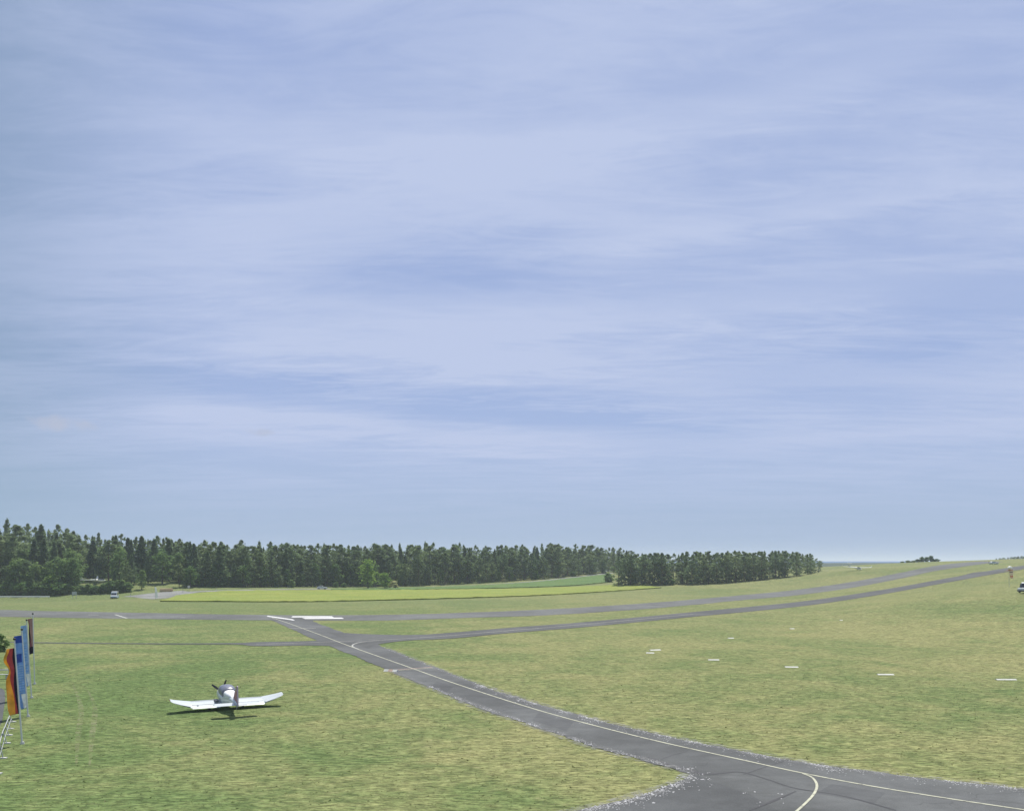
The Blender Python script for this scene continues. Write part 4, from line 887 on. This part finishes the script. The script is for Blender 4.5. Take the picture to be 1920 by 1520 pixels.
# ------------------------------------------------------------------ vehicles
def vehicle(name, loc, rz, label, cat, L_, Wd, Hh, bodymat, kind='car', lower=None, group=None):
    t = thing(name, loc, label, cat, group, rz); h = L_/2; g = .28
    if kind == 'van': prof = [(-h,g),(-h,.9),(-h+.04,Hh*.96),(-h+.15,Hh),(h-1.55,Hh),(h-1.25,Hh*.96),(h-.62,1.12),(h-.12,.95),(h,.62),(h,g)]
    elif kind == 'tow': prof = [(-h,g),(-h,1.0),(-h+.05,1.7),(-h+.25,Hh),(h-1.75,Hh),(h-1.5,Hh*.97),(h-1.2,1.12),(h-.1,1.02),(h,.75),(h,g)]
    else: prof = [(-h,g),(-h,.75),(-h+.12,.95),(-h+.5,1.0),(-h+.85,Hh),(h-2.0,Hh),(h-1.25,.95),(h-.2,.80),(h,.60),(h,g)]
    mb = MB(); mb.prism([(p[0],p[1]) for p in prof],'Y',-Wd/2,Wd/2)
    mb.v = [(x,y*(1 if z < 1.0 else 1-.10*(z-1.0)/max(.3,Hh-1.0)),z) for x,y,z in mb.v]
    b = mb.build('body', bodymat, t, bevel=.06)
    if lower:
        mb = MB(); mb.box((0,0,.55),(L_+.02,Wd+.02,.34)); mb.build('side_panel', lower, t, bevel=.04)
    zb, zt = (1.10,Hh*.90) if kind != 'car' else (.98,Hh*.94)
    x0, x1 = (-h+.35,h-1.15) if kind != 'car' else (-h+.85,h-1.75)
    for sd in (-1,1):
        mb = MB(); y = sd*(Wd/2*.955)
        mb.prism([(x0,zb),(x1+.25,zb),(x1-.1,zt),(x0+.15,zt)],'Y',y-.02,y+.02); mb.build('side_window', M['carglass'], t)
        for ax in (-h+.75,h-.85):
            mb = MB(); mb.tube((ax,sd*(Wd/2-.18),.31),(ax,sd*(Wd/2+.012),.31),.31,n=18); w = mb.build('wheel', M['black'], t, True)
            mb = MB(); mb.tube((ax,sd*(Wd/2),.31),(ax,sd*(Wd/2+.025),.31),.18,n=14); mb.build('rim', M['silver'], w)
        mb = MB(); mb.box((h-.02,sd*(Wd/2-.28),.72),(.10,.34,.15)); mb.build('headlight', M['lens'], t, bevel=.02)
        mb = MB(); mb.box((-h+.02,sd*(Wd/2-.16),.85),(.08,.16,.26)); mb.build('tail_light', M['redlens'], t, bevel=.02)
    wa, wb = {'van':((h-.64,1.15),(h-1.24,Hh*.93)),'tow':((h-1.2,1.16),(h-1.48,Hh*.93)),'car':((h-1.27,.97),(h-1.95,Hh*.96))}[kind]
    mb = MB(); mb.add([(wa[0]+.02,-Wd*.42,wa[1]),(wa[0]+.02,Wd*.42,wa[1]),(wb[0]+.02,Wd*.38,wb[1]),(wb[0]+.02,-Wd*.38,wb[1]),(wa[0]-.06,-Wd*.42,wa[1]),(wa[0]-.06,Wd*.42,wa[1]),(wb[0]-.06,Wd*.38,wb[1]),(wb[0]-.06,-Wd*.38,wb[1])],[(0,1,2,3),(7,6,5,4),(0,4,5,1),(1,5,6,2),(2,6,7,3),(3,7,4,0)]); mb.build('windscreen', M['carglass'], t)
    mb = MB(); mb.box((-h-.005,0,(zb+zt)/2),(.05,Wd*.74,(zt-zb)*.85)); mb.build('rear_window', M['carglass'], t)
    mb = MB(); mb.box((h+.02,0,.42),(.14,Wd*.96,.2)); mb.build('bumper', M['dark'], t, bevel=.03)
    return t
vehicle('tow_vehicle', px(1925,1111), R(215), 'white off-road vehicle cut by the right frame edge on the grass', 'car', 4.3, 1.8, 2.2, M['gloss_white'], 'tow', M['grey'])
vehicle('delivery_van', px(215,1121.5), R(-75), 'white and pale blue van parked at the left forest edge', 'van', 4.6, 1.95, 2.35, M['gloss_white'], 'van', M['carblue'])
vehicle('parked_car', px(604,1104.2), R(4), 'small white car on the road before the middle forest', 'car', 4.1, 1.7, 1.45, M['gloss_white'], 'car')
vehicle('parked_car', px(1863,1057.5), R(8), 'white car by the runway near the top of the hill', 'car', 4.1, 1.7, 1.4, M['gloss_white'], 'car')

# ------------------------------------------------------------------ gliders
def glider(loc, rz, roll, label, span=18.0, pitch=0.0, cat='glider', s=1.0):
    t = thing('glider', loc, label, cat, None, rz); X = Matrix.Translation((0,0,.95*s)) @ Matrix.Rotation(roll,4,'Y') @ Matrix.Rotation(pitch,4,'X')
    def G(): m = MB(); m.xf = X; return m
    m = G(); m.loft([super_ring(y*s,w*s,zb*s,zt*s,14,2) for y,w,zb,zt in ((2.4,.03,-.1,-.04),(2.1,.18,-.28,.12),(1.4,.30,-.42,.32),(.5,.34,-.45,.42),(-.6,.26,-.32,.38),(-2,.13,-.08,.24),(-4.6,.08,.02,.2))]); fu = m.build('fuselage', M['gel'], t, True)
    m = G(); m.loft([super_ring(y*s,w*s,.0,zt*s,14,2) for y,w,zt in ((2.0,.12,.17),(1.5,.26,.42),(.8,.29,.52),(.2,.24,.44))]); m.build('canopy', M['carglass'], fu, True)
    for sd in (-1,1):
        m = G(); m.loft([airfoil(sd*x,yl,c,z,.09) for x,yl,c,z in ((.2,.40,1.15,.28),(span*.25,.34,1.05,.28+.015*span*.25),(span*.42,.22,.85,.28+.03*span*.42),(span*.49,.10,.6,.28+.04*span*.49),(span*.5,.04,.4,.75+.04*span*.5))]); m.build('wing', M['gel'], t, True)
    m = G(); m.prism([(-3.7*s,.18*s),(-4.2*s,1.35*s),(-4.65*s,1.38*s),(-4.7*s,.05*s)],'X',-.05,.05); m.build('fin', M['gel'], t)
    m = G(); m.loft([airfoil(x*s,-4.1*s-abs(x)*.12,.5*s-abs(x)*.1,1.36*s,.12) for x in (-1.4,0,1.4)]); m.build('tailplane', M['gel'], t, True)
    m = G(); m.tube((-.08,.3*s,-.5*s),(.08,.3*s,-.5*s),.20,n=14); m.build('wheel', M['black'], t, True)
    return t
glider(at(1607,405), R(205), R(-1.6), 'white glider with long thin wings resting on the far hillside grass', 17.6, R(-9), 'glider', 1.15)
glider(at(182,342)+Vector((0,0,.3)), R(-68), R(3), 'white glider half hidden in the trees of the left slope', 15, 0, 'glider', 1.25)

# ------------------------------------------------------------------ small airfield furniture
def marker(x, y, lpx, wid, label, rz=0.0, hgt=.10):
    p = px(x,y); Ln = lpx*p.y/F; o = thing('ground_marker', p, label, 'marker', 'white marker boards on the glider strip', rz)
    mb = MB(); mb.prism([(-wid/2,.02),(-.03,hgt),(.03,hgt),(wid/2,.02),(wid/2,0),(-wid/2,0)],'X',-Ln/2,Ln/2); mb.build('board', M['white'], o, bevel=.008)
    return o
marker(1228,1218.5,22,.65,'slightly tilted white marker board, upper one of the close pair',R(20))
marker(1219,1224,15,.5,'short white marker board, lower one of the close pair',R(-8))
marker(1338,1237,20,.5,'thin white marker board right of the close pair',R(-4))
marker(1484,1250.5,24,.55,'white marker board midway along the near row',R(-5))
marker(1660,1264.5,30,.55,'long white marker board second from the right frame edge',R(-2))
marker(1886,1274,37,.5,'longest white marker board close to the right frame edge',R(-1))
marker(1370,1196.2,11,.6,'small white marker board, nearest of the three distant ones',R(10))
marker(1485,1178.5,8,.6,'small white marker board, middle of the three distant ones',R(5))
marker(1577,1162.5,5,.6,'tiny white marker board, farthest of the three distant ones')
p = px(733,1258.5); o = thing('taxiway_marker', p, 'low orange and white marker roof at the left end of the holding line', 'marker', None, R(-18))
mb = MB(); mb.prism([(-.28,.02),(0,.24),(.28,.02)],'X',-.75,-.25); mb.cur = 1; mb.prism([(-.28,.02),(0,.24),(.28,.02)],'X',-.248,.25); mb.cur = 0; mb.prism([(-.28,.02),(0,.24),(.28,.02)],'X',.252,.75); mb.build('roof_board', [M['white'],M['paleorange']], o, bevel=.01)

# windsock hanging limp
f = px(1892,1100); ws = thing('windsock', f, 'limp cream and orange windsock on a thin mast at the right edge', 'windsock')
t = pxd(1893.5,1064,f.y)-f
mb = MB(); mb.tube((0,0,-.2),(0,0,t.z+.1),.05,.035,10); mb.build('mast', M['galv'], ws, True)
ring_c = Vector((.12,-.12,t.z-.02)); mb = MB(); mb.sphere(ring_c+Vector((0,0,.0)),.50,14,8,(1,1,.85)); mb.build('top_ball', M['gel'], ws, True)
mb = MB(); k = 0; prev = None; rings = []
for j in range(13):
    u = j/12; c = ring_c+Vector((.05+.42*u+.08*math.sin(u*5),-.1-.1*u,-.42-2.15*u)); rr = .52*(1-.45*u)*(1+.12*math.sin(u*17)); rings.append([c+Vector((math.cos(a)*rr,math.sin(a)*rr*.6,0)) for a in [6.283*i/14 for i in range(14)]])
for j in range(12):
    mb.cur = (1,0,0,2,0,0,0,0,1,1,0,0)[j]; mb.loft(rings[j:j+2], j == 0, j == 11)
mb.build('sock', [M['cream'],M['orange'],M['dark']], ws, True)
mb = MB(); mb.tube((0,0,t.z-.55),(-.75,0,t.z-.75),.05,.04,8); mb.build('crossarm', M['orange'], ws, True)

# white board sign on two legs
f = px(139.5,1122); sg = thing('board_sign', f, 'white blank board on two legs at the left forest edge', 'sign', None, R(6))
mb = MB(); mb.box((0,0,1.85),(1.55,.07,1.05)); mb.build('panel', M['gel'], sg, bevel=.01)
mb = MB(); mb.box((0,-.02,1.85),(1.62,.05,1.12)); mb.build('frame', M['galv'], sg)
for sx_ in (-.66,.66):
    mb = MB(); mb.box((sx_,.06,.9),(.09,.09,1.9)); mb.build('leg', M['galv'], sg)
# long white barrier on the left
a, b = px(-60,1122.5), px(93,1121.5); br_ = thing('barrier', b, 'long low white barrier rail before the left hedge', 'barrier')
d = a-b
mb = MB(); ang = math.atan2(d.y,d.x); mb.box(d*.5+Vector((0,0,.75)),(d.length,.10,.42),ang); mb.build('rail', M['gel'], br_, bevel=.02)
for k in range(9):
    mb = MB(); q = d*(k/8*.98+.01); mb.box((q.x,q.y,.32+q.z),(.14,.12,.66),ang); mb.build('post', M['galv'], br_)
# feather flag
f = px(292,1124); ff = thing('feather_flag', f, 'pale feather flag on a slanting pole beside the parking area', 'flag')
mb = MB(); mb.tube((0,0,-.2),(-.35,0,4.0),.035,.02,8); mb.build('pole', M['galv'], ff, True)
mb = MB(); mb.prism([(-.02,.7),(.62,.6),(.52,2.4),(.28,3.6),(-.10,4.1),(-.50,4.0),(-.30,3.5)],'Y',-.02,.02); mb.build('cloth', M['f_white'], ff)
# pile of cut logs
f = px(312,1108.5); lp = thing('log_pile', f, 'tan pile of cut logs beside the parking area', 'logs', None, R(10))
for lay,k in ((0,7),(1,6),(2,4)):
    for i in range(k):
        mb = MB(); y = (i-(k-1)/2)*.42; mb.tube((-2.0+random.uniform(-.1,.1),y,.2+lay*.36),(2.0+random.uniform(-.1,.1),y,.2+lay*.36),.20,.19,10); mb.build('log', M['log'], lp, True)
# round sign and road marker posts
f = px(354,1107); rs = thing('round_sign', f, 'small round white sign on a post by the forest road', 'sign')
mb = MB(); mb.tube((0,0,-.1),(0,0,1.6),.04,.04,8); mb.build('post', M['galv'], rs, True)
mb = MB(); mb.tube((0,-.05,1.45),(0,-.02,1.45),.48,.48,20); mb.build('disc', M['white'], rs)
rp0 = None
for x,y in ((245,1117),(343,1109.5),(405,1106.3),(540,1103.5),(706,1102),(735,1101.2)):
    f = px(x,y)
    if rp0 is None:
        rp0 = thing('marker_post', f, 'white road marker post along the forest road', 'post', 'road marker posts')
        mb = MB(); mb.box((0,0,.5),(.16,.14,1.0),0,.8); mb.build('shaft', M['white'], rp0, bevel=.02)
        mb = MB(); mb.box((0,0,.82),(.165,.145,.14)); mb.build('band', M['dark'], rp0)
    else: dup(rp0, f, 0)
f = px(1535,1073); mp = thing('corner_post', f, 'white post at the right end of the jutting pine wood', 'post')
mb = MB(); mb.box((0,0,1.0),(.35,.3,2.0),0,.85); mb.build('shaft', M['white'], mp, bevel=.02)
mb = MB(); mb.box((0,0,2.03),(.4,.35,.08)); mb.build('cap', M['galv'], mp)

# haze: the air over the airfield
hm = bpy.data.materials.new('haze_air'); hm.use_nodes = True; t = hm.node_tree; t.nodes.clear()
ho = t.nodes.new('ShaderNodeOutputMaterial'); hv = t.nodes.new('ShaderNodeVolumePrincipled'); t.links.new(hv.outputs[0], ho.inputs['Volume'])
hv.inputs['Color'].default_value = (0.80,0.88,1.0,1); hv.inputs['Density'].default_value = 0.00020; hv.inputs['Anisotropy'].default_value = 0.0
mb = MB(); mb.box((0,4000,20),(60000,60000,90)); hz = mb.build('haze', hm); hz['kind'] = 'stuff'; hz['label'] = 'thin pale haze over the airfield'
